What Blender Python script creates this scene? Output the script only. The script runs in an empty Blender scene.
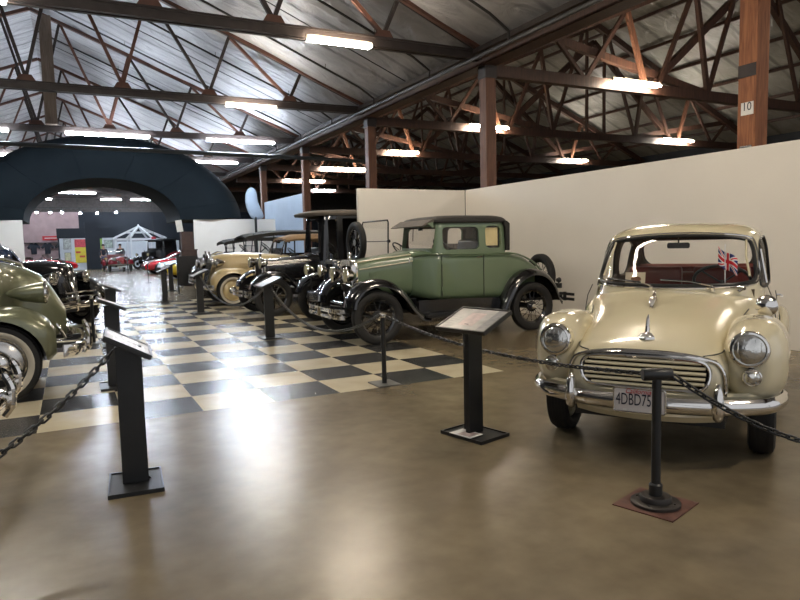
import bpy, bmesh, math, random
import numpy as np
from mathutils import Vector, Matrix
random.seed(7)
PI = math.pi
col = bpy.context.scene.collection
scene = bpy.context.scene

# ------------------------------------------------------------------ camera
cam_d = bpy.data.cameras.new('camera'); cam = bpy.data.objects.new('camera', cam_d); col.objects.link(cam)
CP, CYAW, CROLL = math.radians(-5.041), math.radians(-26.761), math.radians(-1.3315)
_c, _s = math.cos(CYAW), math.sin(CYAW)
_R = Vector((_c, _s, 0)); _F = Vector((-_s*math.cos(CP), _c*math.cos(CP), math.sin(CP))); _U = _R.cross(_F)
_cr, _sr = math.cos(CROLL), math.sin(CROLL)
_R2 = _R*_cr + _U*_sr; _U2 = -_R*_sr + _U*_cr
M = Matrix((_R2, _U2, -_F)).transposed().to_4x4()
M.translation = (0.3139, -5.6741, 1.404)
cam.matrix_world = M
cam_d.sensor_width = 36; cam_d.lens = 650/800*36; cam_d.clip_end = 200; cam_d.clip_start = 0.05
scene.camera = cam

# ------------------------------------------------------------------ world, exposure, large lights
w = bpy.data.worlds.new('world'); scene.world = w; w.use_nodes = True
w.node_tree.nodes['Background'].inputs[0].default_value = (0.92, 0.94, 1.0, 1)
w.node_tree.nodes['Background'].inputs[1].default_value = 0.6
scene.view_settings.view_transform = 'Standard'; scene.view_settings.look = 'None'
scene.view_settings.gamma = 1; scene.view_settings.use_curve_mapping = False
scene.view_settings.exposure = 0.12
WARM = (1.0, 0.86, 0.68); NEUT = (1.0, 0.93, 0.82); COOL = (0.62, 0.78, 1.0)
LAMP = 185.0
try:
    scene.cycles.max_bounces = 8; scene.cycles.caustics_reflective = False; scene.cycles.caustics_refractive = False
    scene.cycles.sample_clamp_indirect = 6.0
except Exception: pass

# ------------------------------------------------------------------ materials
def _nt(name):
    m = bpy.data.materials.new(name); m.use_nodes = True
    return m, m.node_tree, m.node_tree.nodes['Principled BSDF']
def setp(b, **k):
    names = dict(color='Base Color', rough='Roughness', metal='Metallic', coat='Coat Weight', coat_r='Coat Roughness', spec='Specular IOR Level',
                 trans='Transmission Weight', emis='Emission Color', estr='Emission Strength', ior='IOR', alpha='Alpha')
    for a, v in k.items():
        if a in ('color', 'emis') and len(v) == 3: v = (*v, 1)
        b.inputs[names[a]].default_value = v
def mat(name, color, rough=0.5, metal=0.0, coat=0.0, var=0.08, scale=6.0, bump=0.0, bscale=40.0, **k):
    m, nt, b = _nt(name)
    setp(b, rough=rough, metal=metal, coat=coat, coat_r=0.04, **k)
    n = nt.nodes.new('ShaderNodeTexNoise'); n.inputs['Scale'].default_value = scale; n.inputs['Detail'].default_value = 5
    tc = nt.nodes.new('ShaderNodeTexCoord'); nt.links.new(tc.outputs['Object'], n.inputs['Vector'])
    r = nt.nodes.new('ShaderNodeValToRGB')
    r.color_ramp.elements[0].position = 0.3; r.color_ramp.elements[1].position = 0.7
    r.color_ramp.elements[0].color = (*[c*(1-var) for c in color], 1); r.color_ramp.elements[1].color = (*[min(1, c*(1+var)) for c in color], 1)
    nt.links.new(n.outputs['Fac'], r.inputs['Fac']); nt.links.new(r.outputs['Color'], b.inputs['Base Color'])
    if bump:
        n2 = nt.nodes.new('ShaderNodeTexNoise'); n2.inputs['Scale'].default_value = bscale; n2.inputs['Detail'].default_value = 4
        nt.links.new(tc.outputs['Object'], n2.inputs['Vector'])
        bp = nt.nodes.new('ShaderNodeBump'); bp.inputs['Strength'].default_value = bump; bp.inputs['Distance'].default_value = 0.01
        nt.links.new(n2.outputs['Fac'], bp.inputs['Height']); nt.links.new(bp.outputs['Normal'], b.inputs['Normal'])
    return m
def emit(name, color, s):
    m, nt, b = _nt(name); setp(b, color=(0.8, 0.8, 0.8), emis=color, estr=s); return m
def mth(nt, op, a, b=None):
    n = nt.nodes.new('ShaderNodeMath'); n.operation = op
    for i, v in enumerate((a, b)):
        if v is None: continue
        if isinstance(v, (int, float)): n.inputs[i].default_value = v
        else: nt.links.new(v, n.inputs[i])
    return n.outputs[0]

def glassm(name, color=(1, 1, 1), alpha=0.16, rough=0.02):
    m, nt, b = _nt(name)
    out = nt.nodes['Material Output']; tr = nt.nodes.new('ShaderNodeBsdfTransparent'); gl = nt.nodes.new('ShaderNodeBsdfGlossy')
    tr.inputs['Color'].default_value = (*color, 1); gl.inputs['Roughness'].default_value = rough
    lw = nt.nodes.new('ShaderNodeLayerWeight'); lw.inputs['Blend'].default_value = 0.5
    fac = mth(nt, 'ADD', mth(nt, 'MULTIPLY', mth(nt, 'POWER', lw.outputs['Facing'], 5.0), 0.35), 0.045)
    mx = nt.nodes.new('ShaderNodeMixShader'); nt.links.new(fac, mx.inputs[0]); nt.links.new(tr.outputs[0], mx.inputs[1]); nt.links.new(gl.outputs[0], mx.inputs[2])
    nt.links.new(mx.outputs[0], out.inputs['Surface']); nt.nodes.remove(b)
    return m

def mk_floor():
    m, nt, b = _nt('polished_floor')
    L = nt.links
    tc = nt.nodes.new('ShaderNodeTexCoord'); sp = nt.nodes.new('ShaderNodeSeparateXYZ'); L.new(tc.outputs['Object'], sp.inputs[0])
    X, Y = sp.outputs[0], sp.outputs[1]; T = 0.63
    fx = mth(nt, 'FLOOR', mth(nt, 'DIVIDE', X, T)); fy = mth(nt, 'FLOOR', mth(nt, 'DIVIDE', Y, T))
    par = mth(nt, 'MODULO', mth(nt, 'ADD', mth(nt, 'ADD', fx, fy), 200.0), 2.0)
    inside = mth(nt, 'MULTIPLY', mth(nt, 'MULTIPLY', mth(nt, 'LESS_THAN', X, 7*T), mth(nt, 'GREATER_THAN', Y, 0.0)), mth(nt, 'LESS_THAN', Y, 20*T))
    def noise(sc, det=6, dist=0.0):
        n = nt.nodes.new('ShaderNodeTexNoise'); n.inputs['Scale'].default_value = sc; n.inputs['Detail'].default_value = det
        n.inputs['Distortion'].default_value = dist; L.new(tc.outputs['Object'], n.inputs['Vector']); return n.outputs['Fac']
    def ramp(f, p0, c0, p1, c1):
        r = nt.nodes.new('ShaderNodeValToRGB'); e = r.color_ramp.elements
        e[0].position = p0; e[0].color = (*c0, 1); e[1].position = p1; e[1].color = (*c1, 1); L.new(f, r.inputs['Fac']); return r.outputs['Color']
    def mix(f, a, c):
        n = nt.nodes.new('ShaderNodeMix'); n.data_type = 'RGBA'
        L.new(f, n.inputs[0]); L.new(a, n.inputs[6]); L.new(c, n.inputs[7]); return n.outputs[2]
    conc = ramp(noise(0.8, 6, 0.0), 0.2, (0.085, 0.063, 0.036), 0.85, (0.290, 0.235, 0.150))
    crack = ramp(noise(6, 10, 0.0), 0.0, (0.45, 0.45, 0.45), 1.0, (1.35, 1.35, 1.35))
    mm = nt.nodes.new('ShaderNodeMix'); mm.data_type = 'RGBA'; mm.blend_type = 'MULTIPLY'; mm.inputs[0].default_value = 0.7
    L.new(conc, mm.inputs[6]); L.new(crack, mm.inputs[7]); conc = mm.outputs[2]
    cream = ramp(noise(3, 8, 0.4), 0.3, (0.52, 0.455, 0.32), 0.7, (0.62, 0.555, 0.41))
    dark = ramp(noise(7, 10, 1.2), 0.38, (0.018, 0.019, 0.021), 0.75, (0.085, 0.085, 0.085))
    chk = mix(par, cream, dark)
    L.new(mix(inside, conc, chk), b.inputs['Base Color'])
    b.inputs['Roughness'].default_value = 0.27
    bp = nt.nodes.new('ShaderNodeBump'); bp.inputs['Strength'].default_value = 0.02; bp.inputs['Distance'].default_value = 0.02
    L.new(noise(1.6, 1), bp.inputs['Height']); L.new(bp.outputs[0], b.inputs['Normal'])
    setp(b, spec=0.42)
    return m
def mk_foil(name, c0, c1, metal, axis_scale=(0.9, 1.5, 0.9), bump=0.9):
    m, nt, b = _nt(name); L = nt.links
    tc = nt.nodes.new('ShaderNodeTexCoord'); mp = nt.nodes.new('ShaderNodeMapping'); mp.inputs['Scale'].default_value = axis_scale
    L.new(tc.outputs['Object'], mp.inputs[0])
    n = nt.nodes.new('ShaderNodeTexNoise'); n.inputs['Scale'].default_value = 1.3; n.inputs['Detail'].default_value = 6; n.inputs['Distortion'].default_value = 1.6
    L.new(mp.outputs[0], n.inputs['Vector'])
    wv = nt.nodes.new('ShaderNodeTexWave'); wv.bands_direction = 'Y'; wv.inputs['Scale'].default_value = 0.26; wv.inputs['Distortion'].default_value = 0.6
    L.new(tc.outputs['Object'], wv.inputs['Vector'])
    r = nt.nodes.new('ShaderNodeValToRGB'); e = r.color_ramp.elements; e[0].position = .3; e[1].position = .75; e[0].color = (*c0, 1); e[1].color = (*c1, 1)
    L.new(n.outputs['Fac'], r.inputs[0])
    r2 = nt.nodes.new('ShaderNodeValToRGB'); e = r2.color_ramp.elements; e[0].position = 0.0; e[0].color = (.55, .55, .55, 1); e[1].position = .06; e[1].color = (1, 1, 1, 1)
    L.new(wv.outputs['Fac'], r2.inputs[0])
    mx = nt.nodes.new('ShaderNodeMix'); mx.data_type = 'RGBA'; mx.blend_type = 'MULTIPLY'; mx.inputs[0].default_value = 1
    L.new(r.outputs[0], mx.inputs[6]); L.new(r2.outputs[0], mx.inputs[7]); L.new(mx.outputs[2], b.inputs['Base Color'])
    h = mth(nt, 'ADD', n.outputs['Fac'], mth(nt, 'MULTIPLY', wv.outputs['Fac'], 0.10))
    bp = nt.nodes.new('ShaderNodeBump'); bp.inputs['Strength'].default_value = bump; bp.inputs['Distance'].default_value = 0.12
    L.new(h, bp.inputs['Height']); L.new(bp.outputs[0], b.inputs['Normal'])
    setp(b, metal=metal, rough=0.42)
    return m
def mk_wood(name, c0, c1, rough=0.6):
    m, nt, b = _nt(name); L = nt.links
    tc = nt.nodes.new('ShaderNodeTexCoord'); mp = nt.nodes.new('ShaderNodeMapping'); mp.inputs['Scale'].default_value = (9, 9, 0.8)
    L.new(tc.outputs['Object'], mp.inputs[0])
    n = nt.nodes.new('ShaderNodeTexNoise'); n.inputs['Scale'].default_value = 2.5; n.inputs['Detail'].default_value = 8; n.inputs['Distortion'].default_value = 1.2
    L.new(mp.outputs[0], n.inputs['Vector'])
    r = nt.nodes.new('ShaderNodeValToRGB'); e = r.color_ramp.elements; e[0].position = .3; e[1].position = .7; e[0].color = (*c0, 1); e[1].color = (*c1, 1)
    L.new(n.outputs['Fac'], r.inputs[0]); L.new(r.outputs[0], b.inputs['Base Color']); setp(b, rough=rough)
    return m

FLOOR = mk_floor()
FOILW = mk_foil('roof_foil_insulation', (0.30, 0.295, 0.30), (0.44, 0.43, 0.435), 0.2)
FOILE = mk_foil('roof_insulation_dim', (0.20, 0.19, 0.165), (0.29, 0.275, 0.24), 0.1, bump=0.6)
WALLP = mat('white_partition_paint', (0.78, 0.745, 0.68), 0.55, var=0.02, scale=1.2, bump=0.05)
WALLD = mat('dark_building_wall', (0.035, 0.04, 0.05), 0.8, var=0.2, scale=1)
WALLPK = mat('pink_white_brick', (0.42, 0.30, 0.30), 0.8, var=0.12, scale=2)
NAVY = mat('navy_wall_paint', (0.008, 0.013, 0.021), 0.7, var=0.15, scale=1)
TIMBER = mk_wood('orange_timber', (0.16, 0.050, 0.016), (0.33, 0.125, 0.045))
TIMBERM = mk_wood('red_brown_timber', (0.075, 0.030, 0.016), (0.17, 0.072, 0.038))
TIMBERD = mk_wood('dark_red_timber', (0.030, 0.013, 0.008), (0.075, 0.032, 0.018))
STEELR = mat('rusty_red_steel', (0.10, 0.040, 0.025), 0.6, var=0.35, scale=3)
STEELD = mat('dark_brown_steel', (0.030, 0.022, 0.020), 0.5, 0.2, var=0.3, scale=4)
PIPE = mat('dark_pipe_paint', (0.022, 0.020, 0.020), 0.45, var=0.2)
BLACKM = mat('satin_black_metal', (0.012, 0.013, 0.014), 0.38, 0.0, var=0.2, spec=0.5)
CHROME = mat('chrome', (0.78, 0.76, 0.72), 0.07, 1.0, var=0.03)
NICKEL = mat('soft_nickel', (0.62, 0.60, 0.56), 0.2, 1.0, var=0.05)
CREAM = mat('cream_car_paint', (0.66, 0.595, 0.41), 0.20, 0.0, 1.0, var=0.02, scale=2)
GREEN = mat('sage_green_paint', (0.125, 0.180, 0.105), 0.28, 0.0, 0.7, var=0.04, scale=2)
OLIVE = mat('olive_metallic_paint', (0.165, 0.175, 0.105), 0.30, 0.35, 0.8, var=0.04, scale=2)
BLACKP = mat('gloss_black_paint', (0.006, 0.006, 0.007), 0.16, 0.0, 0.9, var=0.1)
GREYB = mat('blue_black_paint', (0.035, 0.045, 0.065), 0.25, 0.0, 0.8, var=0.1)
TANP = mat('tan_cream_paint', (0.56, 0.45, 0.24), 0.28, 0.0, 0.8, var=0.03)
REDP = mat('red_paint', (0.50, 0.012, 0.020), 0.25, 0.0, 0.9, var=0.05)
MARP = mat('maroon_paint', (0.16, 0.010, 0.016), 0.22, 0.0, 0.9, var=0.05)
YELP = mat('yellow_paint', (0.75, 0.50, 0.03), 0.25, 0.0, 0.9, var=0.03)
WHITP = mat('white_paint', (0.72, 0.72, 0.74), 0.25, 0.0, 0.9, var=0.02)
BLUEP = mat('dark_blue_paint', (0.010, 0.035, 0.11), 0.22, 0.0, 0.9, var=0.05)
WHITE = mat('white_gloss_wood', (0.72, 0.74, 0.76), 0.5, var=0.03)
BOARDW = mat('display_board_white', (0.62, 0.66, 0.70), 0.7, var=0.05)
RUBBER = mat('tyre_rubber', (0.011, 0.011, 0.011), 0.62, var=0.2, bump=0.1, bscale=90)
WHWALL = mat('white_tyre_wall', (0.58, 0.54, 0.45), 0.55, var=0.05)
FABBLK = mat('black_roof_fabric', (0.016, 0.015, 0.014), 0.75, var=0.25, bump=0.3, bscale=200)
FABTAN = mat('tan_roof_canvas', (0.26, 0.165, 0.085), 0.85, var=0.1, bump=0.3, bscale=200)
FABGRY = mat('grey_brown_roof_fabric', (0.10, 0.085, 0.07), 0.8, var=0.15, bump=0.2, bscale=200)
LEATHR = mat('red_leather', (0.16, 0.020, 0.012), 0.45, var=0.15)
LEATHB = mat('dark_leather', (0.03, 0.024, 0.02), 0.45, var=0.2)
TRIMB = mat('brown_cabin_lining', (0.10, 0.075, 0.05), 0.8, var=0.1)
DARKI = mat('dark_interior', (0.008, 0.007, 0.007), 0.8)
GLASS = glassm('clear_glass')
LENS = mat('headlamp_lens', (0.66, 0.66, 0.62), 0.06, 0.9, 1.0, var=0.2, scale=18, bump=0.35, bscale=28)
LENSY = mat('yellowish_lens', (0.60, 0.56, 0.36), 0.15, 0.3, 1.0, var=0.15, scale=40)
PAPER = mat('printed_sheet', (0.50, 0.48, 0.46), 0.25, var=0.25, scale=9)
PAPERW = mat('white_paper', (0.72, 0.71, 0.68), 0.5, var=0.04)
PINKINK = mat('pale_pink_print', (0.50, 0.40, 0.38), 0.35, var=0.25, scale=16)
GREYINK = mat('grey_print', (0.24, 0.24, 0.24), 0.4, var=0.25, scale=30)
YELFILL = mat('yellow_fill_sheet', (0.72, 0.60, 0.30), 0.6, var=0.12)
RUSTP = mat('rusted_plate', (0.11, 0.045, 0.032), 0.6, 0.2, var=0.35, scale=12)
PLATEW = mat('plate_white', (0.66, 0.62, 0.60), 0.4, var=0.05)
PLATEB = mat('plate_blue_black', (0.010, 0.012, 0.03), 0.4)
PLATER = mat('plate_red', (0.50, 0.03, 0.03), 0.4)
REDS = mat('red_sign', (0.50, 0.02, 0.03), 0.5, var=0.1)
ARCHM = mat('slate_blue_arch_cloth', (0.008, 0.0125, 0.016), 0.8, var=0.18, scale=1.2, bump=0.15, bscale=3, spec=0.12)
AERO = mat('pale_blue_grey_skin', (0.30, 0.38, 0.48), 0.55, var=0.05, scale=2)
SKIN = mat('skin', (0.50, 0.30, 0.21), 0.5)
CLOTHD = mat('dark_jacket_cloth', (0.02, 0.024, 0.035), 0.8)
CLOTHB = mat('blue_jean_cloth', (0.05, 0.07, 0.13), 0.8)
HAIR = mat('dark_hair', (0.03, 0.02, 0.015), 0.6)
BROWNC = mat('dark_brown_cabinet', (0.045, 0.022, 0.016), 0.5, var=0.2)
HOUSING = mat('lamp_housing', (0.35, 0.30, 0.24), 0.5)
E_W = emit('warm_tube_glow', WARM, LAMP); E_N = emit('neutral_tube_glow', NEUT, LAMP); E_C = emit('cool_tube_glow', (0.78, 0.87, 1.0), LAMP)
E_S = emit('spot_glow', (0.72, 0.83, 1.0), 90.0)

# ------------------------------------------------------------------ mesh helpers
def V3(a): return np.array(a, float)
class MB:
    def __init__(s): s.v = []; s.f = []; s.mi = []; s.m = 0
    def add(s, vs, fs, mi=None):
        k = len(s.v); s.v.extend([tuple(map(float, v)) for v in vs]); s.f.extend([tuple(i+k for i in f) for f in fs])
        s.mi.extend([s.m if mi is None else mi]*len(fs)); return s
    def box(s, x0, x1, y0, y1, z0, z1, mi=None):
        return s.add([(x0,y0,z0),(x1,y0,z0),(x1,y1,z0),(x0,y1,z0),(x0,y0,z1),(x1,y0,z1),(x1,y1,z1),(x0,y1,z1)],
                     [(3,2,1,0),(4,5,6,7),(0,1,5,4),(1,2,6,5),(2,3,7,6),(3,0,4,7)], mi)
    def beam(s, a, b, w, h, mi=None, up=(0,0,1)):
        a, b = V3(a), V3(b); d = b-a; d /= np.linalg.norm(d); u = V3(up)
        if abs(d@u) > .99: u = V3((0,1,0))
        r = np.cross(d, u); r /= np.linalg.norm(r); u = np.cross(r, d)
        q = [a-r*w/2-u*h/2, a+r*w/2-u*h/2, a+r*w/2+u*h/2, a-r*w/2+u*h/2]; q += [p+(b-a) for p in q]
        return s.add(q, [(0,1,2,3),(7,6,5,4),(0,4,5,1),(1,5,6,2),(2,6,7,3),(3,7,4,0)], mi)
    def tube(s, pts, r, seg=8, closed=False, mi=None, caps=True):
        P = [V3(p) for p in pts]; n = len(P); rr = r if hasattr(r, '__len__') else [r]*n
        T = []
        for i in range(n):
            a = P[(i-1) % n] if (closed or i > 0) else P[i]; b = P[(i+1) % n] if (closed or i < n-1) else P[i]
            t = b-a; T.append(t/(np.linalg.norm(t)+1e-12))
        u = np.cross(T[0], (0,0,1)); 
        if np.linalg.norm(u) < .1: u = np.cross(T[0], (0,1,0))
        u /= np.linalg.norm(u); vs = []
        for i in range(n):
            u = u - T[i]*(u@T[i]); u /= np.linalg.norm(u)+1e-12; w_ = np.cross(T[i], u)
            for k in range(seg):
                a = 2*PI*k/seg; vs.append(P[i]+rr[i]*(math.cos(a)*u+math.sin(a)*w_))
        fs = []
        for i in range(n if closed else n-1):
            j = (i+1) % n
            for k in range(seg):
                l = (k+1) % seg; fs.append((i*seg+k, i*seg+l, j*seg+l, j*seg+k))
        if not closed and caps: fs += [tuple(range(seg-1,-1,-1)), tuple((n-1)*seg+k for k in range(seg))]
        return s.add(vs, fs, mi)
    def lathe(s, prof, c=(0,0,0), ax=(0,0,1), seg=24, closed=False, mi=None):
        """prof: list of (axial, radius)"""
        ax = V3(ax); ax /= np.linalg.norm(ax); u = np.cross(ax, (0,0,1))
        if np.linalg.norm(u) < .1: u = np.cross(ax, (0,1,0))
        u /= np.linalg.norm(u); w_ = np.cross(ax, u); c = V3(c); vs = []; n = len(prof)
        for (a, r) in prof:
            for k in range(seg):
                t = 2*PI*k/seg; vs.append(c+ax*a+r*(math.cos(t)*u+math.sin(t)*w_))
        fs = []
        for i in range(n if closed else n-1):
            j = (i+1) % n
            for k in range(seg):
                l = (k+1) % seg; fs.append((i*seg+k, j*seg+k, j*seg+l, i*seg+l))
        if not closed:
            if prof[0][1] > 1e-4: fs.append(tuple(range(seg)))
            if prof[-1][1] > 1e-4: fs.append(tuple((n-1)*seg+k for k in range(seg-1,-1,-1)))
        return s.add(vs, fs, mi)
    def loft(s, rings, cap=True, mi=None, flip=False, closed=True):
        n = len(rings); m = len(rings[0]); vs = [p for r in rings for p in r]; fs = []
        for i in range(n-1):
            for k in range(m if closed else m-1):
                l = (k+1) % m; f = (i*m+k, i*m+l, (i+1)*m+l, (i+1)*m+k); fs.append(f[::-1] if flip else f)
        if cap and closed:
            a = tuple(range(m-1,-1,-1)); b = tuple((n-1)*m+k for k in range(m))
            fs += [a[::-1], b[::-1]] if flip else [a, b]
        return s.add(vs, fs, mi)
    def prism(s, poly, t0, t1, axis='y', mi=None):
        """poly 2D; extruded along axis between t0,t1"""
        def P(p, t): return {'y': (p[0], t, p[1]), 'x': (t, p[0], p[1]), 'z': (p[0], p[1], t)}[axis]
        n = len(poly); vs = [P(p, t0) for p in poly]+[P(p, t1) for p in poly]
        fs = [tuple(range(n)), tuple(range(2*n-1, n-1, -1))]+[(i, n+i, n+(i+1) % n, (i+1) % n) for i in range(n)]
        return s.add(vs, fs, mi)
    def build(s, name, mats, parent=None, smooth=True, ang=38, fix=True):
        me = bpy.data.meshes.new(name); me.from_pydata(s.v, [], s.f)
        for m in (mats if isinstance(mats, (list, tuple)) else [mats]): me.materials.append(m)
        me.polygons.foreach_set('material_index', s.mi)
        if fix:
            bm = bmesh.new(); bm.from_mesh(me); bmesh.ops.recalc_face_normals(bm, faces=bm.faces); bm.to_mesh(me); bm.free()
        if smooth:
            me.polygons.foreach_set('use_smooth', [True]*len(me.polygons)); me.set_sharp_from_angle(angle=math.radians(ang))
        me.update()
        o = bpy.data.objects.new(name, me); col.objects.link(o)
        if parent is not None: o.parent = parent
        return o
def empty(name, loc=(0,0,0), rz=0.0):
    o = bpy.data.objects.new(name, None); col.objects.link(o); o.location = loc; o.rotation_euler = (0,0,rz); o.empty_display_size = .2; return o
def tag(o, label=None, cat=None, group=None, kind=None):
    if label: o['label'] = label
    if cat: o['category'] = cat
    if group: o['group'] = group
    if kind: o['kind'] = kind
    return o
def structure(o): o['kind'] = 'structure'; return o
def bev(o, w=0.005, seg=2):
    m = o.modifiers.new('bevel', 'BEVEL'); m.width = w; m.segments = seg; m.limit_method = 'ANGLE'; m.angle_limit = math.radians(40); return o
def children(o): return list(o.children)
def copy_tree(o, parent=None):
    c = o.copy(); col.objects.link(c)
    if parent is not None: c.parent = parent
    for ch in children(o): copy_tree(ch, c)
    return c
def pchip(xs, ys, q):
    xs = np.array(xs, float); ys = np.array(ys, float); q = np.array(q, float)
    h = np.diff(xs); d = np.diff(ys)/h; n = len(xs); m = np.zeros(n)
    for i in range(1, n-1):
        if d[i-1]*d[i] > 0:
            w1 = 2*h[i]+h[i-1]; w2 = h[i]+2*h[i-1]; m[i] = (w1+w2)/(w1/d[i-1]+w2/d[i])
    m[0] = d[0]; m[-1] = d[-1]
    k = np.clip(np.searchsorted(xs, q)-1, 0, n-2); t = (q-xs[k])/h[k]
    return ((2*t**3-3*t**2+1)*ys[k]+(t**3-2*t**2+t)*h[k]*m[k]+(-2*t**3+3*t**2)*ys[k+1]+(t**3-t**2)*h[k]*m[k+1])
def rows_interp(rows, n):
    rows = sorted(rows); xs = [r[0] for r in rows]
    q = []
    per = max(1, n//(len(rows)-1))
    for i in range(len(rows)-1): q += list(np.linspace(xs[i], xs[i+1], per+1))[:-1]
    q.append(xs[-1])
    cols = [pchip(xs, [r[j] for r in rows], q) for j in range(1, len(rows[0]))]
    return [(q[i],)+tuple(c[i] for c in cols) for i in range(len(q))]
def sring_x(x, hw, zb, zt, p, yc=0.0, m=40):
    out = []
    zc = (zb+zt)/2; hz = (zt-zb)/2
    for k in range(m):
        a = 2*PI*(k+.5)/m; c, s_ = math.cos(a), math.sin(a)
        out.append((x, yc+hw*math.copysign(abs(c)**(2/p), c), zc+hz*math.copysign(abs(s_)**(2/p), s_)))
    return out
def sring_z(z, xf, xr, hw, p, m=48, yc=0.0):
    out = []; xc = (xf+xr)/2; hx = (xf-xr)/2
    for k in range(m):
        a = 2*PI*(k+.5)/m; c, s_ = math.cos(a), math.sin(a)
        out.append((xc+hx*math.copysign(abs(c)**(2/p), c), yc+hw*math.copysign(abs(s_)**(2/p), s_), z))
    return out
def hull(mb, rows, n=30, m=40, yc=0.0, mi=None):
    """rows (x,hw,zb,zt,p[,yc])"""
    R = rows_interp(rows, n)
    mb.loft([sring_x(*(r[:5]), yc=(r[5] if len(r) > 5 else yc), m=m) for r in R], mi=mi); return mb
def green(mb, rows, n=24, m=48, mi=None, p=None):
    R = rows_interp(rows, n)
    mb.loft([sring_z(r[0], r[1], r[2], r[3], r[4], m) for r in R], mi=mi); return mb
def rrect(a0, a1, b0, b1, r, n=5):
    out = []
    for (cx, cy, s0) in ((a1-r, b1-r, 0), (a0+r, b1-r, 1), (a0+r, b0+r, 2), (a1-r, b0+r, 3)):
        for k in range(n+1):
            a = (s0+k/n)*PI/2; out.append((cx+r*math.cos(a), cy+r*math.sin(a)))
    return out
def carve(o, cutters, op='DIFFERENCE'):
    """boolean with temporary meshes, applied and removed"""
    tmp = []
    for c in cutters:
        me = c.build('cutter', o.data.materials[:] if len(o.data.materials) else None, smooth=False) if isinstance(c, MB) else c
        tmp.append(me); md = o.modifiers.new('b', 'BOOLEAN'); md.operation = op; md.solver = 'EXACT'; md.object = me
    bpy.context.view_layer.update()
    dg = bpy.context.evaluated_depsgraph_get(); ev = o.evaluated_get(dg)
    nm = bpy.data.meshes.new_from_object(ev); o.modifiers.clear(); o.data = nm
    nm.polygons.foreach_set('use_smooth', [True]*len(nm.polygons)); nm.set_sharp_from_angle(angle=math.radians(34))
    for t in tmp: bpy.data.objects.remove(t)
    return o
def bake(o):
    bpy.context.view_layer.update()
    dg = bpy.context.evaluated_depsgraph_get(); nm = bpy.data.meshes.new_from_object(o.evaluated_get(dg)); o.modifiers.clear(); o.data = nm; return o
def text(s, size, m, parent, loc, rot, name='lettering', depth=0.0008, shear=0.0, sx=1.0):
    cu = bpy.data.curves.new(name, 'FONT'); cu.body = s; cu.size = size; cu.extrude = depth; cu.shear = shear
    cu.align_x = 'LEFT'; cu.align_y = 'BOTTOM'; cu.resolution_u = 3
    t = bpy.data.objects.new(name, cu); col.objects.link(t)
    bpy.context.view_layer.update()
    me = bpy.data.meshes.new_from_object(t.evaluated_get(bpy.context.evaluated_depsgraph_get()))
    bpy.data.objects.remove(t); me.materials.clear(); me.materials.append(m)
    o = bpy.data.objects.new(name, me); col.objects.link(o); o.parent = parent; o.location = loc; o.rotation_euler = rot; o.scale = (sx, 1, 1)
    return o
def cat_rom(pts, n=8, closed=False):
    P = [V3(p) for p in pts]; out = []; N = len(P)
    for i in range(N if closed else N-1):
        p1 = P[i]; p2 = P[(i+1) % N]
        p0 = P[(i-1) % N] if (closed or i > 0) else 2*p1-p2
        p3 = P[(i+2) % N] if (closed or i < N-2) else 2*p2-p1
        for k in range(n):
            t = k/n; out.append(.5*((2*p1)+(-p0+p2)*t+(2*p0-5*p1+4*p2-p3)*t*t+(-p0+3*p1-3*p2+p3)*t**3))
    if not closed: out.append(P[-1])
    return out

# ================================================================== STRUCTURE
structure(MB().add([(-9.4,-9,0),(26,-9,0),(26,50.4,0),(-9.4,50.4,0)], [(0,1,2,3)]).build('floor', FLOOR, smooth=False))
def roofz(x): return 5.30+.42*(8.3-x) if x > -.35 else 5.30+.42*(x+9.0)
ZR = 5.30+.42*8.65
# west and east roof slopes (slightly sagging insulation between the purlins)
def slope(name, xa, za, xb, zb, m):
    mb = MB(); ys = np.linspace(-9, 50.4, 220); us = np.linspace(0, 1, 26); vs = []
    for y in ys:
        for u in us:
            sag = 0.06*abs(math.sin(PI*(y)/1.52))**.8*math.sin(PI*u)**.3 + .02*math.sin(u*19+y*.9)
            vs.append((xa+(xb-xa)*u, y, za+(zb-za)*u-(sag)*(1 if 0 < u < 1 else 0)+.05))
    k = len(us); fs = [(i*k+j, i*k+j+1, (i+1)*k+j+1, (i+1)*k+j) for i in range(len(ys)-1) for j in range(k-1)]
    mb.add(vs, fs); o = mb.build(name, m, ang=60); structure(o); return o
slope('ceiling', 8.3, 5.30, -.35, ZR, FOILW)
slope('ceiling.001', -9.0, 5.30, -.35, ZR, FOILW)
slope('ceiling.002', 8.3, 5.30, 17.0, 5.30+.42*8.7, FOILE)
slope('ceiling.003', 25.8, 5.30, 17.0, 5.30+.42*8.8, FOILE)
# outer walls of the hall
structure(MB().box(-9.3,-9.0,-9,50.4,0,5.5).build('wall_west', WALLD, smooth=False))
structure(MB().box(25.8,26.1,-9,50.4,0,5.5).build('wall_east', WALLD, smooth=False))
structure(MB().prism([(-9.3,0),(1.05,0),(1.05,4.3),(-9.3,4.3)], 50.0, 50.3).build('wall_north', WALLPK, smooth=False))
structure(MB().prism([(1.05,0),(26.1,0),(26.1,4.3),(1.05,4.3)], 50.0, 50.3).build('wall_north.001', NAVY, smooth=False))
structure(MB().prism([(-9.3,4.3),(26.1,4.3),(26.1,5.5),(17,9.2),(8.3,5.5),(-.35,9.3),(-9.3,5.5)], 50.0, 50.3).build('wall_north.002', mat('dim_gable_boards', (.07,.06,.055), .8, var=.3), smooth=False))
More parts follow.
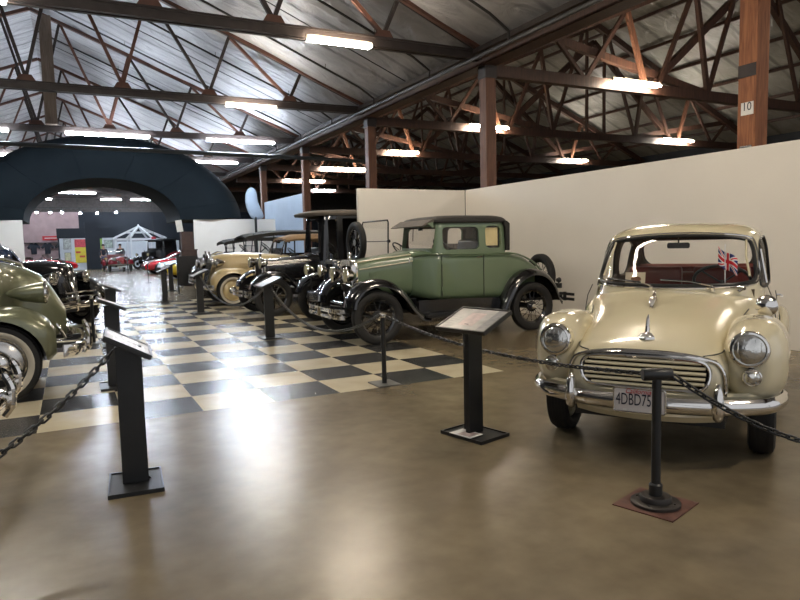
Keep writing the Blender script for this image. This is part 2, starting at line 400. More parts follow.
# white partitions
def partition(name, label, x0, x1, y0, y1, h=2.5):
    o = MB().box(x0, x1, y0, y1, 0.0, h).build(name, WALLP, smooth=False); bev(o, .006)
    o['kind'] = 'structure'; return o
partition('wall_right', '', 8.02, 8.12, -4.6, 6.35, 2.5)
partition('wall_rear', '', 5.50, 8.02, 6.37, 6.45, 2.5)
partition('wall_rear.001', '', 4.72, 8.0, 20.9, 21.0, 2.5)
partition('wall_rear.002', '', -8.9, -1.12, 20.9, 21.0, 2.5)
structure(MB().box(8.29, 8.37, 17.95, 23.55, 0, 3.35).build('wall_right.001', AERO, smooth=False))
# valley beam + eaves rails
structure(MB().box(8.12, 8.45, -9, 50, 5.02, 5.28).build('trim_1', TIMBERD, smooth=False))
structure(MB().box(7.9, 8.12, -9, 50, 5.20, 5.30).build('trim_2', STEELD, smooth=False))

# timber posts along the valley
PY = [-.07, 5.92, 11.9, 17.8, 23.7, 29.6, 35.5, 41.4, 47.3]
def post(y, first):
    r = empty('timber_post', (8.33, y, 0)); z1 = 5.05
    bev(MB().box(-.125, .125, -.125, .125, 0, z1).build('post_shaft', TIMBER if first else TIMBERM, r, smooth=False), .008)
    MB().box(-.14,.14,-.14,.14,z1-.28,z1-.02).build('post_cap', STEELD, r, smooth=False)
    return r
where = ['orange timber post rising behind the white partition at the right of the cream car',
         'brown timber post rising above the corner of the white partition behind the green coupe',
         'dark timber post above the upright windscreen of the open black roadster',
         'brown timber post behind the black cab with the pale blue wall ending at it',
         'dark slim timber post beside the pale blue tail fin']
for i, y in enumerate(PY[:5]):
    r = post(y, i == 0); tag(r, where[i], 'post', 'timber posts under the roof valley')
    if i == 0:
        MB().box(-.131,-.124,-.124,.124,3.42,3.58).build('post_band', STEELD, r, smooth=False)
        nt_ = MB().box(-.134,-.124,-.10,.07,2.94,3.10).build('number_tag', PAPERW, r, smooth=False)
        text('10', .15, PLATEB, nt_, (-.1355,.055,2.965), (PI/2,0,-PI/2), 'number', sx=.9)
        MB().box(-.134,-.124,-.09,.08,2.50,2.55).build('clamp', NICKEL, r, smooth=False)

# west trusses (steel)
def roof_truss(y, label, lo=-9.0):
    r = empty('roof_truss', (0, y, 0)); tag(r, label, 'truss', 'steel trusses of the left bay')
    m = MB(); m.box(lo, 8.25, -.11, -.03, 5.12, 5.30); m.box(lo, 8.25, .03, .11, 5.12, 5.30); m.box(lo, 8.25, -.13, .13, 5.27, 5.31)
    m.build('bottom_chord', STEELD, r, smooth=False)
    for sgn, x0 in ((1, 8.2), (-1, -8.9)):
        MB().beam((x0, 0, 5.36), (-.35, 0, ZR-.12), .12, .10).build('top_chord', STEELR, r, smooth=False)
    B = [5.93, 3.78, 1.71, -.35]; T = [6.25, 4.35, 2.4, .45]
    def top(x): return roofz(x)-.10
    mir = lambda x: -.7-x
    for k in range(4):
        for q in ((lambda x: x), mir):
            if k == 3 and q is mir: pass
            else:
                gx = q(B[k]); MB().prism([(gx-.22,5.30),(gx+.22,5.30),(gx+.12,5.46),(gx-.12,5.46)], -.05, .05).build('gusset_plate', STEELR, r, smooth=False)
            for t in ((T[k], T[k+1]) if k < 3 else (T[3],)):
                a = q(B[k]); b = q(t)
                MB().beam((a, 0, 5.38), (b, 0, top(b)), .075, .075).build('web_member', STEELR if (k+int(b*3)) % 2 else STEELD, r, smooth=False)
            if k == 0: pass
    return r
TL = ['nearest brown steel truss crossing the ceiling at the top left', 'second steel truss of the left bay, above the green sedan and the green coupe',
      'third steel truss, just in front of the dark arch', 'fourth steel truss, partly hidden behind the dark arch',
      'steel truss beyond the arch with a row of short lamps', 'steel truss beyond the arch above the maroon roadster', 'steel truss the row of spotlights hangs from', 'farthest steel truss, close to the end wall']
for i, y in enumerate(PY[1:9]): roof_truss(y, TL[i])
roof_truss(-.07, 'steel truss overhead, just above the top of the frame')
kp = MB().box(-.12,.22,-.15,.15,5.3,8.55).build('hanging_timber', mk_wood('grey_weathered_timber', (.14,.11,.085), (.24,.19,.15)), smooth=False); kp.location = (0,17.5,0)
tag(kp, 'grey weathered vertical timber hanging from the ridge above the left of the dark arch', 'timber')

# east trusses (timber)
def timber_truss(y, label):
    r = empty('timber_truss', (0, y, 0)); tag(r, label, 'truss', 'timber trusses of the right bay')
    MB().box(8.5, 25.7, -.1, .1, 4.82, 5.06).build('bottom_chord', TIMBERD, r, smooth=False)
    e = lambda x: (5.08+.42*(x-8.3) if x < 17 else 5.08+.42*(25.7-x))
    for a, b in (((8.5, e(8.5)), (17, e(17))), ((17, e(17)), (25.7, e(25.7)))):
        MB().beam((a[0],0,a[1]), (b[0],0,b[1]), .16, .2).build('top_chord', TIMBERD, r, smooth=False)
    for s_ in (1, -1):
        q = (lambda x: x) if s_ > 0 else (lambda x: 34.0-x)
        for a, b, t in (((13.1,5.0),(17.0,8.2),.17), ((9.6,5.95),(15.4,5.0),.17), ((11.0,5.0),(12.2,e(12.2)-.1),.09), ((12.9,5.0),(12.3,e(12.3)-.1),.12),
                        ((11.0,5.0),(10.2,e(10.2)-.1),.09),((13.3,5.0),(14.6,e(14.6)-.1),.10), ((15.1,5.0),(14.6,e(14.6)-.1),.12), ((15.1,5.0),(16.4,e(16.4)-.1),.10), ((16.6,5.0),(16.6,e(16.6)-.1),.09)):
            MB().beam((q(a[0]),(.12 if t > .15 else 0),a[1]), (q(b[0]),(.12 if t > .15 else 0),b[1]), t*.8, t).build('web_member', TIMBERM if (t == .12 and a[0] < 13.5) else TIMBERD, r, smooth=False)
    return r
EL = ['nearest timber truss of the right bay, passing behind the orange post', 'second timber truss of the right bay with a lamp beside the brown post',
      'third timber truss of the right bay', 'fourth timber truss of the right bay, far and dim', 'fifth timber truss of the right bay, dim', 'sixth timber truss of the right bay, farthest in view']
for i, y in enumerate(PY[1:7]): timber_truss(y, EL[i])

# purlins of the right bay (bands across the insulation)
for i, x in enumerate(np.linspace(9.4, 24.6, 12)):
    z = (5.30+.42*(x-8.3) if x < 17 else 5.30+.42*(25.8-x))-.03
    structure(MB().box(x-.04, x+.04, -9, 50, z-.1, z).build('trim_%d' % (i+3), TIMBERD, smooth=False))

# sprinkler pipes
main = MB().tube([(7.72,-9,5.02),(7.72,49.5,5.02)], .045, 8).build('sprinkler_main', PIPE); tag(main, 'long dark sprinkler main running along the roof valley', 'pipe')
for i, y in enumerate((-1.4, 1.5, 4.35, 7.3, 10.3, 13.4, 16.4, 19.4)):
    pts = [(7.72,y,5.02),(7.72,y,5.22),(7.55,y,5.33)]+[(x, y, roofz(x)-.24) for x in np.linspace(7.3, -.2, 6)]
    r = empty('sprinkler_branch', (0,0,0))
    tag(r, ['dark sprinkler pipe rising up the roof at the frame top, above the brown post', 'dark sprinkler pipe up the roof meeting the main right above the green coupe',
            'dark sprinkler pipe with a hooked end left of the brown post', 'dark sprinkler pipe passing the nearest lamp on the left bay roof', 'sprinkler pipe between second and third trusses',
            'sprinkler pipe just beyond the second truss', 'sprinkler pipe reaching the main above the far lamps', 'farthest sprinkler pipe, in front of the arch top'][i], 'pipe', 'sprinkler branch pipes')
    MB().tube(pts, .028, 6).build('pipe_run', PIPE, r)
    for x in (6.4, 4.3, 2.2): MB().tube([(x,y,roofz(x)-.24),(x,y,roofz(x)-.12)], .012, 5).build('sprinkler_head', NICKEL, r)
for i, y in enumerate(np.arange(-3, 21, 2.95)):
    z0 = roofz(7.9)-.13
    o = MB().tube([(7.9, y, z0), (-.35, y, ZR-.16)], .012, 5).build('roof_wire', PIPE); tag(o, 'thin dark rod following the slope of the left bay roof', 'rod', 'thin rods under the roof')
gp = MB().tube([(-8.9,16.7,4.62),(7.7,16.9,4.50),(10.5,17.0,4.47)], .07, 8).build('cross_pipe', mat('blue_grey_pipe', (.02,.025,.03), .5)); tag(gp, 'long dark horizontal pipe crossing in front of the arch', 'pipe')

# ------------------------------------------------------------------ lamps
def lamp(xc, y, L, m, label, z=5.0, drop=.1, group='fluorescent ceiling lamps'):
    r = empty('fluorescent_lamp', (xc, y, z)); tag(r, label, 'ceiling lamp', group)
    mb = MB(); mb.prism([(z_,y_) for (z_,y_) in [(-.035,-.02),(.035,-.02),(.03,.06),(-.03,.06)]], -L/2, L/2, 'x'); mb.build('lamp_housing', HOUSING, r, smooth=False)
    for s_ in (-1, 1): MB().tube([(-L/2+.03, .055*s_, -.025), (L/2-.03, .055*s_, -.025)], .028, 8).build('lamp_tube', m, r)
    for s_ in (-1, 1): MB().tube([(s_*L*.35, 0, .04), (s_*L*.35, .17, drop)], .008, 4).build('lamp_hanger', PIPE, r)
    return r
LL = [(4.93,5.80,1.28,E_W,'warm glowing fluorescent lamp on the nearest truss at the upper left'),
      (4.80,11.75,1.35,E_N,'fluorescent lamp under the middle of the second left truss'),
      (1.65,17.6,2.5,E_C,'long double lamp just in front of the arch top, left one on its truss'),
      (5.9,17.6,2.4,E_C,'long double lamp right of the arch top on the same truss'),
      (6.2,23.57,1.9,E_C,'lamp low between arch shoulder and tail fin'),
      (-1.9,23.5,1.6,E_C,'lamp at the left photo edge under the long cross pipe'),
      (-1.9,17.6,1.6,E_C,'upper lamp at the left photo edge'),
      (12.3,5.75,1.5,E_W,'big warm fluorescent lamp in the right bay left of the orange post'),
      (12.3,11.75,1.5,E_W,'lamp half hidden behind the brown post of the partition corner'),
      (20.8,11.75,1.6,E_N,'lamp in the right bay just left of the orange post, low'),
      (12.3,17.65,1.4,E_W,'lamp just left of the brown post in the right bay'),
      (21.1,17.65,1.5,E_N,'small far lamp above the middle of the partition top'),
      (12.2,23.6,2.4,E_N,'long lamp above the black cab between two dark posts'),
      (12.2,29.5,2.4,E_N,'far long lamp beside the brown post above the black cab'),
      (15.5,35.37,1.6,E_C,'farthest lamp above the black cab roof'),
      (1.97,35.37,1.9,E_C,'brightest lamp seen through the arch, at the top centre of its opening'),
      (.9,41.27,2.3,E_C,'wide lamp through the arch left of centre, second row'),
      (3.25,47.17,1.4,E_C,'short lamp through the arch in its third row, centre'),
      (5.3,47.17,1.4,E_C,'short lamp through the arch in its third row, right'),
      (-1.25,47.17,1.3,E_C,'short lamp at the lower left inside the arch opening'),
      (5.4,41.27,1.4,E_C,'lamp through the arch at the right of the second row'),
      (4.9,-.2,1.45,E_W,'warm lamp overhead above the photographer'), (12.3,-.2,1.45,E_W,'warm lamp overhead beyond the partition'),
      (-1.0,5.8,1.45,E_N,'lamp above the green sedan'), (4.9,-5.8,1.45,E_W,'lamp behind the photographer'), (-1.0,-.2,1.45,E_N,'lamp left of the photographer'),
      (-4.5,29.47,2.4,E_C,'lamp beyond the arch on the left'), (4.9,29.47,2.4,E_C,'lamp just beyond the arch'), (1.5,29.47,2.4,E_C,'lamp behind the arch crown')]
for (x, y, L, m, lb) in LL: lamp(x, y-.13, L, m, lb, z=5.07 if x < 8 else 4.98, drop=.12)
for i, (u, z) in enumerate(((-1.5,3.95),(-.7,3.95),(0,3.95),(1.1,3.9),(2.15,3.9),(3.35,3.95),(7.3,4.0))):
    z -= .12; u = .31+(u-.31)*.945
    r = empty('track_spotlight', (u, 41.3, z)); tag(r, ['first track spotlight from the left through the arch','second track spotlight from the left through the arch','third track spotlight above the red sign',
       'track spotlight where the pink wall meets the navy one','track spotlight above the navy display stand','bright track spotlight above the maroon roadster','lone track spotlight at the right foot of the arch opening'][i], 'spotlight', 'track spotlights in the far hall')
    MB().lathe([(0,.05),(.12,.08),(.2,.09)], (0,0,.12), (0,-.75,-.66), 12).build('spot_can', BLACKM, r)
    MB().lathe([(0,.085),(.01,.0)], (0,-.155,-.02), (0,-.75,-.66), 12).build('spot_lens', E_S, r)
    MB().box(-.02,.02,-.02,.02,.14,.30).build('spot_stem', BLACKM, r, smooth=False)
tr = MB().box(-2.5,8.2,41.27,41.33,4.08,4.12).build('spotlight_track', BLACKM, smooth=False); tag(tr, 'thin dark track carrying the row of spotlights in the far hall', 'track')
for x in (-2.0, .9, 3.8, 6.7): MB().tube([(x,41.30,4.1),(x,41.33,5.14)], .012, 5).build('track_rod', BLACKM, tr)

# ------------------------------------------------------------------ arch
def build_arch():
    r = empty('cloth_arch', (1.75, 21.0, 0)); tag(r, 'huge dark slate-blue cloth covered arch spanning the aisle on the partitions', 'arch')
    n = 48; secs = []
    # outline: inner ellipse and outer ellipse, front edge at y=-.3 rising from inner to outer, depth 1.6
    for k in range(n+1):
        a = PI*k/n; c, s_ = math.cos(a), math.sin(a)
        ci = (-.17+2.66*c, 2.5+1.55*s_); co = (.0+4.95*c, 2.5+3.15*max(0, s_)**1.08)
        md = ((ci[0]+co[0])/2, (ci[1]+co[1])/2+.12)
        secs.append([(ci[0], 0, ci[1]), (ci[0]*.55+co[0]*.45, -.25, ci[1]*.55+co[1]*.45), (md[0]*.4+co[0]*.6, -.12, md[1]*.4+co[1]*.6), (co[0], .35, co[1]), (co[0], 4.0, co[1]), (ci[0], 4.0, ci[1])])
    mb = MB(); mb.loft(secs, cap=True)
    mb.build('arch_skin', ARCHM, r, ang=50)
    # seams of the cloth
    for k in range(4, n, 8):
        s_ = secs[k]; MB().tube([tuple(V3(p)+V3((0,-.012,0))) for p in s_[:4]], .012, 5).build('cloth_seam', ARCHM, r)
    for s_, x in ((1, 2.49), (-1, -2.83)):
        pass
build_arch()
# aircraft tail fin
r = empty('aircraft_tail_fin', (6.85, 19.6, 0)); tag(r, 'pale blue-grey rounded aircraft tail fin standing between the arch and a dark post', 'aircraft part')
def fin(pts, t, nm):
    mb = MB(); c = np.mean([V3((p[0],p[1])) for p in pts], axis=0); rings = []
    for yy, sc in ((-t, .80), (-t*.6, .96), (0, 1.0), (t*.6, .96), (t, .80)):
        rings.append([(c[0]+(p[0]-c[0])*sc, yy, c[1]+(p[1]-c[1])*sc) for p in pts])
    mb.loft(rings); return mb.build(nm, AERO, r, ang=50)
fin([p[:2] for p in cat_rom([(-.38,3.2,0),(-.3,3.55,0),(-.1,3.66,0),(.06,3.5,0),(.12,3.1,0),(.25,2.8,0),(.30,2.5,0),(-.1,2.45,0),(-.32,2.8,0)], 4, True)], .05, 'rudder')
MB().tube([(.0,0,0),(.0,0,2.6)], .05, 8).build('fin_stand', BLACKM, r)

# ================================================================== wheels and vintage car pieces
def wheel(parent, x, y, r, w, style, rim, white=None, zc=None, cap=CHROME, name='wheel', turn=0.0, ax=(0,1,0)):
    """outer face toward sign(y)"""
    zc = r if zc is None else zc
    s_ = 1 if y >= 0 else -1
    wh = MB(); rr = r*.68 if style != 'fat' else r*.60
    T = MB(); hw = w/2
    prof = [(-hw*.55, rr),(-hw*.9, rr+(r-rr)*.25),(-hw, rr+(r-rr)*.55),(-hw*.85, r*.965),(-hw*.5, r*.995),(0, r),(hw*.5, r*.995),(hw*.85, r*.965),(hw, rr+(r-rr)*.55),(hw*.9, rr+(r-rr)*.25),(hw*.55, rr)]
    T.lathe(prof, (0,0,0), ax, 40, closed=True)
    for gk in (-.45, -.15, .15, .45):   # tread ribs
        T.lathe([(hw*(gk-.1), r*.995),(hw*(gk-.1), r*1.008),(hw*(gk+.1), r*1.008),(hw*(gk+.1), r*.995)], (0,0,0), ax, 40, closed=True)
    wh.lathe([(-hw*.5, rr*.98),(-hw*.62, rr+.008),(-hw*.35, rr*.93),(hw*.35, rr*.93),(hw*.62, rr+.008),(hw*.5, rr*.98),(hw*.3,rr*.9),(-hw*.3,rr*.9)], (0,0,0), ax, 40, closed=True)
    if style == 'wire':
        wh.lathe([(-hw*.6,.05),(hw*.7*1,.055),(hw*.9,.04)], (0,0,0), ax, 20)
        wh.lathe([(-hw*.2,.085),(hw*.15,.085),(hw*.25,.06)], (0,0,0), ax, 20)
        for k in range(30):
            a = 2*PI*k/30; b = a+(.35 if k % 2 else -.35); yy = hw*(.5 if k % 3 else -.5)
            wh.tube([(.07*math.cos(a), yy, .07*math.sin(a)), (rr*.93*math.cos(b), 0, rr*.93*math.sin(b))], .0035, 4)
    elif style == 'wood':
        wh.lathe([(-hw*.6,.06),(hw*.7,.07),(hw*.9,.05)], (0,0,0), ax, 20)
        for k in range(12):
            a = 2*PI*k/12; wh.tube([(.05*math.cos(a), 0, .05*math.sin(a)), (rr*.94*math.cos(a), 0, rr*.94*math.sin(a))], .017, 6)
    else:
        wh.lathe([(s_*hw*.1, rr*.95),(s_*hw*.25, rr*.80),(s_*hw*.55, rr*.62),(s_*hw*.62, rr*.45),(s_*hw*.45, rr*.35),(s_*hw*.5, .01)], (0,0,0), ax, 32)
    wo = wh.build(name, rim, parent); wo.location = (x, y, zc); wo.rotation_euler = (0, 0, turn)
    T.build('tyre', RUBBER, wo)
    if white:
        MB().lathe([(s_*hw*.80, rr+.006),(s_*hw*.97, rr+(r-rr)*.22),(s_*hw*1.04, rr+(r-rr)*.40),(s_*hw*1.0, rr+(r-rr)*.52),(s_*hw*.85, rr+(r-rr)*.4)], (0,0,0), ax, 40, closed=True).build('white_sidewall', white, wo)
    MB().lathe([(s_*hw*.5, rr*.40),(s_*hw*.8, rr*.36),(s_*hw*1.0, rr*.22),(s_*hw*1.06, .004)] if style in ('disc','fat') else [(s_*hw*.7,.045),(s_*hw*1.2,.04),(s_*hw*1.3,.004)], (0,0,0), ax, 20).build('hub_cap', cap, wo)
    return wo
def fender(parent, path, y0, y1, m, crown=.04, skirt=.05, name='fender', n=5, th=.012):
    """path in xz from front to back; y0 inner, y1 outer"""
    P = cat_rom([(p[0], 0, p[1]) for p in path], n); N = len(P); rings = []
    s_ = 1 if y1 > y0 else -1
    for i in range(N):
        t = P[min(i+1, N-1)]-P[max(i-1, 0)]; t /= np.linalg.norm(t); nrm = V3((t[2], 0, -t[0]))
        top = []; bot = []
        for k in range(9):
            u = k/8; y = y0+(y1-y0)*u; d = crown*(1-(2*u-1)**2)-skirt*max(0, (u-.72)/.28)**2
            p = P[i]+nrm*d; p = V3((p[0], y, p[2])); top.append(p); bot.append(p-nrm*th)
        rings.append(top+bot[::-1])
    mb = MB(); mb.loft(rings); return mb.build(name, m, parent, ang=50)
def headlamp(parent, c, d, r, shell, lens=LENS, deep=1.1, name='headlight', rim=CHROME):
    d = V3(d); d /= np.linalg.norm(d); mb = MB()
    prof = [(-deep*r*1.3,.004),(-deep*r*1.2, r*.3),(-deep*r*.8, r*.65),(-deep*r*.3, r*.92),(0, r)]
    mb.lathe(prof, c, d, 24); o = mb.build(name, shell, parent)
    MB().lathe([(-.01, r*.98),(0, r*1.07),(.018, r*1.05),(.022, r*.93),(.01, r*.90)], c, d, 28, closed=True).build('headlight_rim', rim, o)
    MB().lathe([(.008, r*.94),(.022, r*.75),(.034, r*.4),(.038, .003)], c, d, 28).build('lens', lens, o)
    return o
def steering(parent, c, d, r=.2, m=BLACKM, col_to=None):
    d = V3(d); d /= np.linalg.norm(d); u = np.cross(d, (0,1,0)); u /= np.linalg.norm(u); w_ = np.cross(d, u); c = V3(c)
    mb = MB(); mb.tube([c+r*(math.cos(a)*u+math.sin(a)*w_) for a in np.linspace(0, 2*PI, 28, endpoint=False)], .013, 8, closed=True)
    for k in range(4):
        a = PI/4+k*PI/2; mb.tube([c-d*.02, c+r*(math.cos(a)*u+math.sin(a)*w_)], .007, 6)
    mb.tube([c, V3(col_to) if col_to is not None else c-d*.5], .015, 8)
    return mb.build('steering_wheel', m, parent)
def pane(parent, pts, name='window_glass', th=.004):
    """quad pane thin"""
    P = [V3(p) for p in pts]; n = np.cross(P[1]-P[0], P[2]-P[0]); n /= np.linalg.norm(n)
    mb = MB(); mb.add([p for p in P]+[p+n*th for p in P], [(0,1,2,3),(7,6,5,4),(0,4,5,1),(1,5,6,2),(2,6,7,3),(3,7,4,0)]); return mb.build(name, GLASS, parent, smooth=False)
def seat(parent, x0, x1, hw, z0, z1, m, back=.4):
    mb = MB(); mb.prism(rrect(x0, x1, z0, z0+.16, .06), -hw, hw); mb.prism([(x0-.02, z0+.1),(x0+.12, z0+.1),(x0+.03, z1),(x0-.05, z1+.02),(x0-.12, z1-.02)], -hw, hw)
    o = mb.build('seat', m, parent); bev(o, .03, 3); return o

# ================================================================== sage green 1920s coupe
def green_coupe():
    r = empty('vintage_coupe', (5.41, 3.15, 0), math.radians(177.3))
    tag(r, 'sage green 1920s coupe with black fenders and black fabric roof beside the white partition', 'car')
    # lower body behind the cowl
    low = MB(); hull(low, [(.60,.415,.60,1.275,5),(.45,.53,.56,1.29,6),(.28,.63,.54,1.255,8),(-.1,.665,.53,1.24,8),(-.55,.67,.52,1.235,8),(-.90,.64,.50,1.235,7),(-1.15,.60,.50,1.20,6),(-1.45,.53,.48,1.08,5),(-1.68,.46,.46,.90,5),(-1.80,.40,.44,.70,5)], 40, 56)
    body = low.build('body_shell', [GREEN, TRIMB])
    cab = MB(); green(cab, [(1.14,.36,-.93,.635,10),(1.25,.36,-.93,.63,10),(1.45,.34,-.93,.615,10),(1.64,.32,-.92,.60,10),(1.70,.31,-.91,.59,9)], 16, 64)
    carve(body, [cab], 'UNION')
    cav = MB(); cav.m = 1; green(cav, [(.75,.30,-.85,.57,9),(1.24,.31,-.88,.59,9),(1.64,.27,-.87,.56,9),(1.675,.26,-.86,.55,8)], 10, 48)
    cuts = [cav,
            MB().prism(rrect(-.41,.20,1.285,1.615,.07), -1, 1), MB().prism(rrect(-.80,-.525,1.295,1.625,.07), -1, 1),
            MB().prism(rrect(-.555,.555,1.31,1.63,.03), .15, .9, 'x'), MB().prism(rrect(-.34,.34,1.34,1.60,.05), -1.3, -.7, 'x')]
    carve(body, cuts); body.parent = r
    roof = MB(); green(roof, [(1.675,.35,-.955,.625,8),(1.70,.36,-.965,.635,8),(1.745,.33,-.94,.61,7),(1.785,.18,-.84,.50,5),(1.80,-.05,-.6,.25,3)], 16, 64)
    ro = roof.build('roof', FABBLK, r)
    MB().prism([(-.88,1.25),(-.945,1.25),(-.95,1.66),(-.90,1.70),(-.86,1.70),(-.85,1.66),(-.875,1.6),(-.885,1.3)], -.632, .632).build('rear_roof_fabric', FABBLK, r, ang=30)
    # belt moulding, door seams
    for s_ in (1, -1):
        pts = [(.60,.42*s_,1.20),(.45,.535*s_,1.225),(.28,.640*s_,1.225),(-.1,.676*s_,1.215),(-.55,.68*s_,1.21),(-.90,.652*s_,1.21),(-1.15,.61*s_,1.17),(-1.45,.535*s_,1.05),(-1.68,.465*s_,.87)]
        MB().tube(cat_rom(pts, 5), .014, 6).build('belt_moulding', GREEN, r)
        for x, z0 in ((.24,.6), (-.455,.57)):
            MB().tube([(x, (.646 if x > 0 else .672)*s_, z0), (x, (.652 if x > 0 else .676)*s_, 1.20)], .006, 5).build('door_seam', BLACKM, r)
        h = MB(); h.tube([(-.40,.675*s_,1.17),(-.40,.715*s_,1.17),(-.31,.72*s_,1.165)], .010, 6); h.build('door_handle', CHROME, r)
        for z in (1.1,.72): MB().tube([(.245,.655*s_,z-.03),(.245,.655*s_,z+.03)], .012, 6).build('door_hinge', GREEN, r)
        pane(r, [(-.42,.585*s_,1.27),(.21,.585*s_,1.27),(.21,.57*s_,1.63),(-.42,.57*s_,1.63)], 'door_glass')
        pane(r, [(-.81,.585*s_,1.27),(-.52,.585*s_,1.27),(-.52,.57*s_,1.63),(-.81,.57*s_,1.63)], 'quarter_glass')
    pane(r, [(.32,-.56,1.30),(.32,.56,1.30),(.295,.56,1.64),(.295,-.56,1.64)], 'windscreen')
    # visor
    mb = MB(); mb.prism([(.34,1.735),(.29,1.70),(.50,1.625),(.515,1.635)], -.57, .57); mb.build('sun_visor', FABGRY, r, smooth=False)
    MB().prism([(.43,1.668),(.33,1.695),(.33,1.60)], .565, .575).build('visor_bracket', GREEN, r, smooth=False)
    MB().box(.25,.29,-.02,.06,1.58,1.63).build('rear_view_mirror', BLACKM, r, smooth=False)
    MB().tube([(.35,-.07,1.62),(.365,-.06,1.42)], .006, 5).build('wiper', BLACKM, r)
    # hood
    hd = MB(); hull(hd, [(1.40,.255,.66,1.155,3.6),(1.0,.32,.64,1.215,3.9),(.59,.405,.61,1.265,4.4)], 10, 56); ho = hd.build('hood', GREEN, r)
    for s_ in (1,-1):
        MB().tube([(1.40,.19*s_,1.13),(1.0,.265*s_,1.185),(.60,.36*s_,1.225)], .011, 6).build('hood_hinge', mat('cream_pinstripe',(.62,.56,.38),.35) if s_ == 1 else GREEN, ho)
        MB().tube([(1.38,.262*s_,1.03),(1.0,.325*s_,1.075),(.60,.408*s_,1.13)], .010, 6).build('hood_moulding', mat('cream_coachline',(.62,.56,.38),.35), ho)
        for k in range(14):
            x = 1.22-k*.036; MB().box(x, x+.012, s_*(.292+.05*(1.22-x)) , s_*(.300+.052*(1.22-x)), .78, .98).build('hood_louvre', GREEN, ho, smooth=False) if s_ == 1 else None
        MB().tube([(.64,.40*s_,1.17),(.66,.43*s_,1.15),(.66,.43*s_,1.11)], .010, 6).build('hood_latch', CHROME, ho)
    # radiator
    rd = MB(); o_ = [(y, z) for (y, z) in rrect(-.255,.255,.66,1.17,.10,6)]; i_ = [(y, z) for (y, z) in rrect(-.205,.205,.70,1.08,.06,6)]
    rings = [[(1.40,y,z) for y,z in o_],[(1.475,y,z) for y,z in o_],[(1.49,(y*.97),(z-.915)*.97+.915) for y,z in o_],[(1.485,y,z) for y,z in i_],[(1.42,y,z) for y,z in i_]]
    rd.loft(rings, cap=False); ra = rd.build('radiator_shell', CHROME, r)
    MB().box(1.41,1.43,-.21,.21,.69,1.09).build('radiator_core', DARKI, ra, smooth=False)
    MB().lathe([(0,.03),(.03,.035),(.05,.02),(.06,.02),(.07,.035),(.10,.035),(.115,.01)], (1.43,0,1.165), (0,0,1), 16).build('radiator_cap', CHROME, ra)
    # headlights
    for s_ in (1,-1):
        headlamp(r, (1.60,.30*s_,.95), (1,0,0), .112, CHROME, LENSY)
    MB().tube(cat_rom([(1.50,-.62,.72),(1.52,-.3,.80),(1.53,0,.82),(1.52,.3,.80),(1.50,.62,.72)], 6), .016, 8).build('headlight_bar', CHROME, r)
    MB().lathe([(-.06,.01),(-.05,.03),(0,.045),(.01,.05),(.015,.003)], (1.55,.08,.66), (1,0,0), 14).build('horn', CHROME, r)
    MB().prism(rrect(1.42,1.66,.36,.58,.04), -.26, .26).build('front_apron', BLACKP, r)
    # fenders
    for s_ in (1,-1):
        fender(r, [(1.70,.52),(1.66,.66),(1.52,.81),(1.30,.865),(1.08,.82),(.90,.68),(.74,.48),(.62,.36),(.50,.335)], .40*s_, .83*s_, BLACKP, .05, .05)
        fender(r, [(-.72,.36),(-.80,.55),(-.95,.78),(-1.15,.90),(-1.33,.92),(-1.52,.86),(-1.68,.70),(-1.77,.50),(-1.82,.42)], .48*s_, .84*s_, BLACKP, .04, .05)
        MB().prism([(1.35,.80),(1.15,.76),(.80,.50),(.55,.36),(.55,.58),(1.38,.66)], .36*s_, .42*s_).build('fender_skirt', BLACKP, r)
        MB().prism([(-.8,.45),(-1.0,.82),(-1.3,.92),(-1.6,.82),(-1.75,.5)], .44*s_, .52*s_).build('inner_wheel_arch', BLACKP, r)
        rb = MB().box(-.78,.58,.60*s_,.86*s_,.33,.365).build('running_board', BLACKM, r, smooth=False)
        MB().box(-.78,.60,.56*s_,.60*s_,.34,.56).build('splash_apron', BLACKP, r, smooth=False)
        for x in (1.30, -1.28): wheel(r, x, .72*s_, .375, .12, 'wire', BLACKP)
    # chassis
    ch = MB(); 
    for s_ in (1,-1): ch.box(-1.85,1.62,.30*s_-.03,.30*s_+.03,.42,.52)
    ch.tube([(1.30,-.66,.37),(1.30,.66,.37)], .03, 8); ch.tube([(-1.28,-.66,.375),(-1.28,.66,.375)], .045, 8); ch.box(-.6,.9,-.3,.3,.36,.5)
    ch.build('chassis', BLACKM, r)
    # bumpers
    def bumper(x, s_, nm):
        b = MB()
        for z in (.40,.485):
            P = cat_rom([(x-.09*s_,-.74,z),(x,-.66,z),(x+.03*s_,-.3,z),(x+.035*s_,0,z),(x+.03*s_,.3,z),(x,.66,z),(x-.09*s_,.74,z)], 5)
            b.loft([[tuple(V3(p)+V3((d,0,e))) for (d,e) in ((-.006,-.026),(.010,-.026),(.010,.026),(-.006,.026))] for p in P])
        bo = b.build(nm, CHROME, r)
        MB().lathe([(0,.065),(.012,.065),(.016,.05),(.02,.003)], (x+.04*s_,0,.44), (s_,0,0), 20).build('bumper_medallion', mat('worn_brass',(.32,.25,.13),.35,.8), bo)
        for y in (-.45,.45): MB().box(x+.02*s_-.01, x+.05*s_, y-.022, y+.022, .37, .52).build('bumper_clamp', CHROME, bo, smooth=False)
        for y in (-.3,.3): MB().beam((x,y,.44),(x-.28*s_,y,.46),.02,.04).build('bumper_arm', BLACKM, bo, smooth=False)
    bumper(1.88, 1, 'front_bumper')
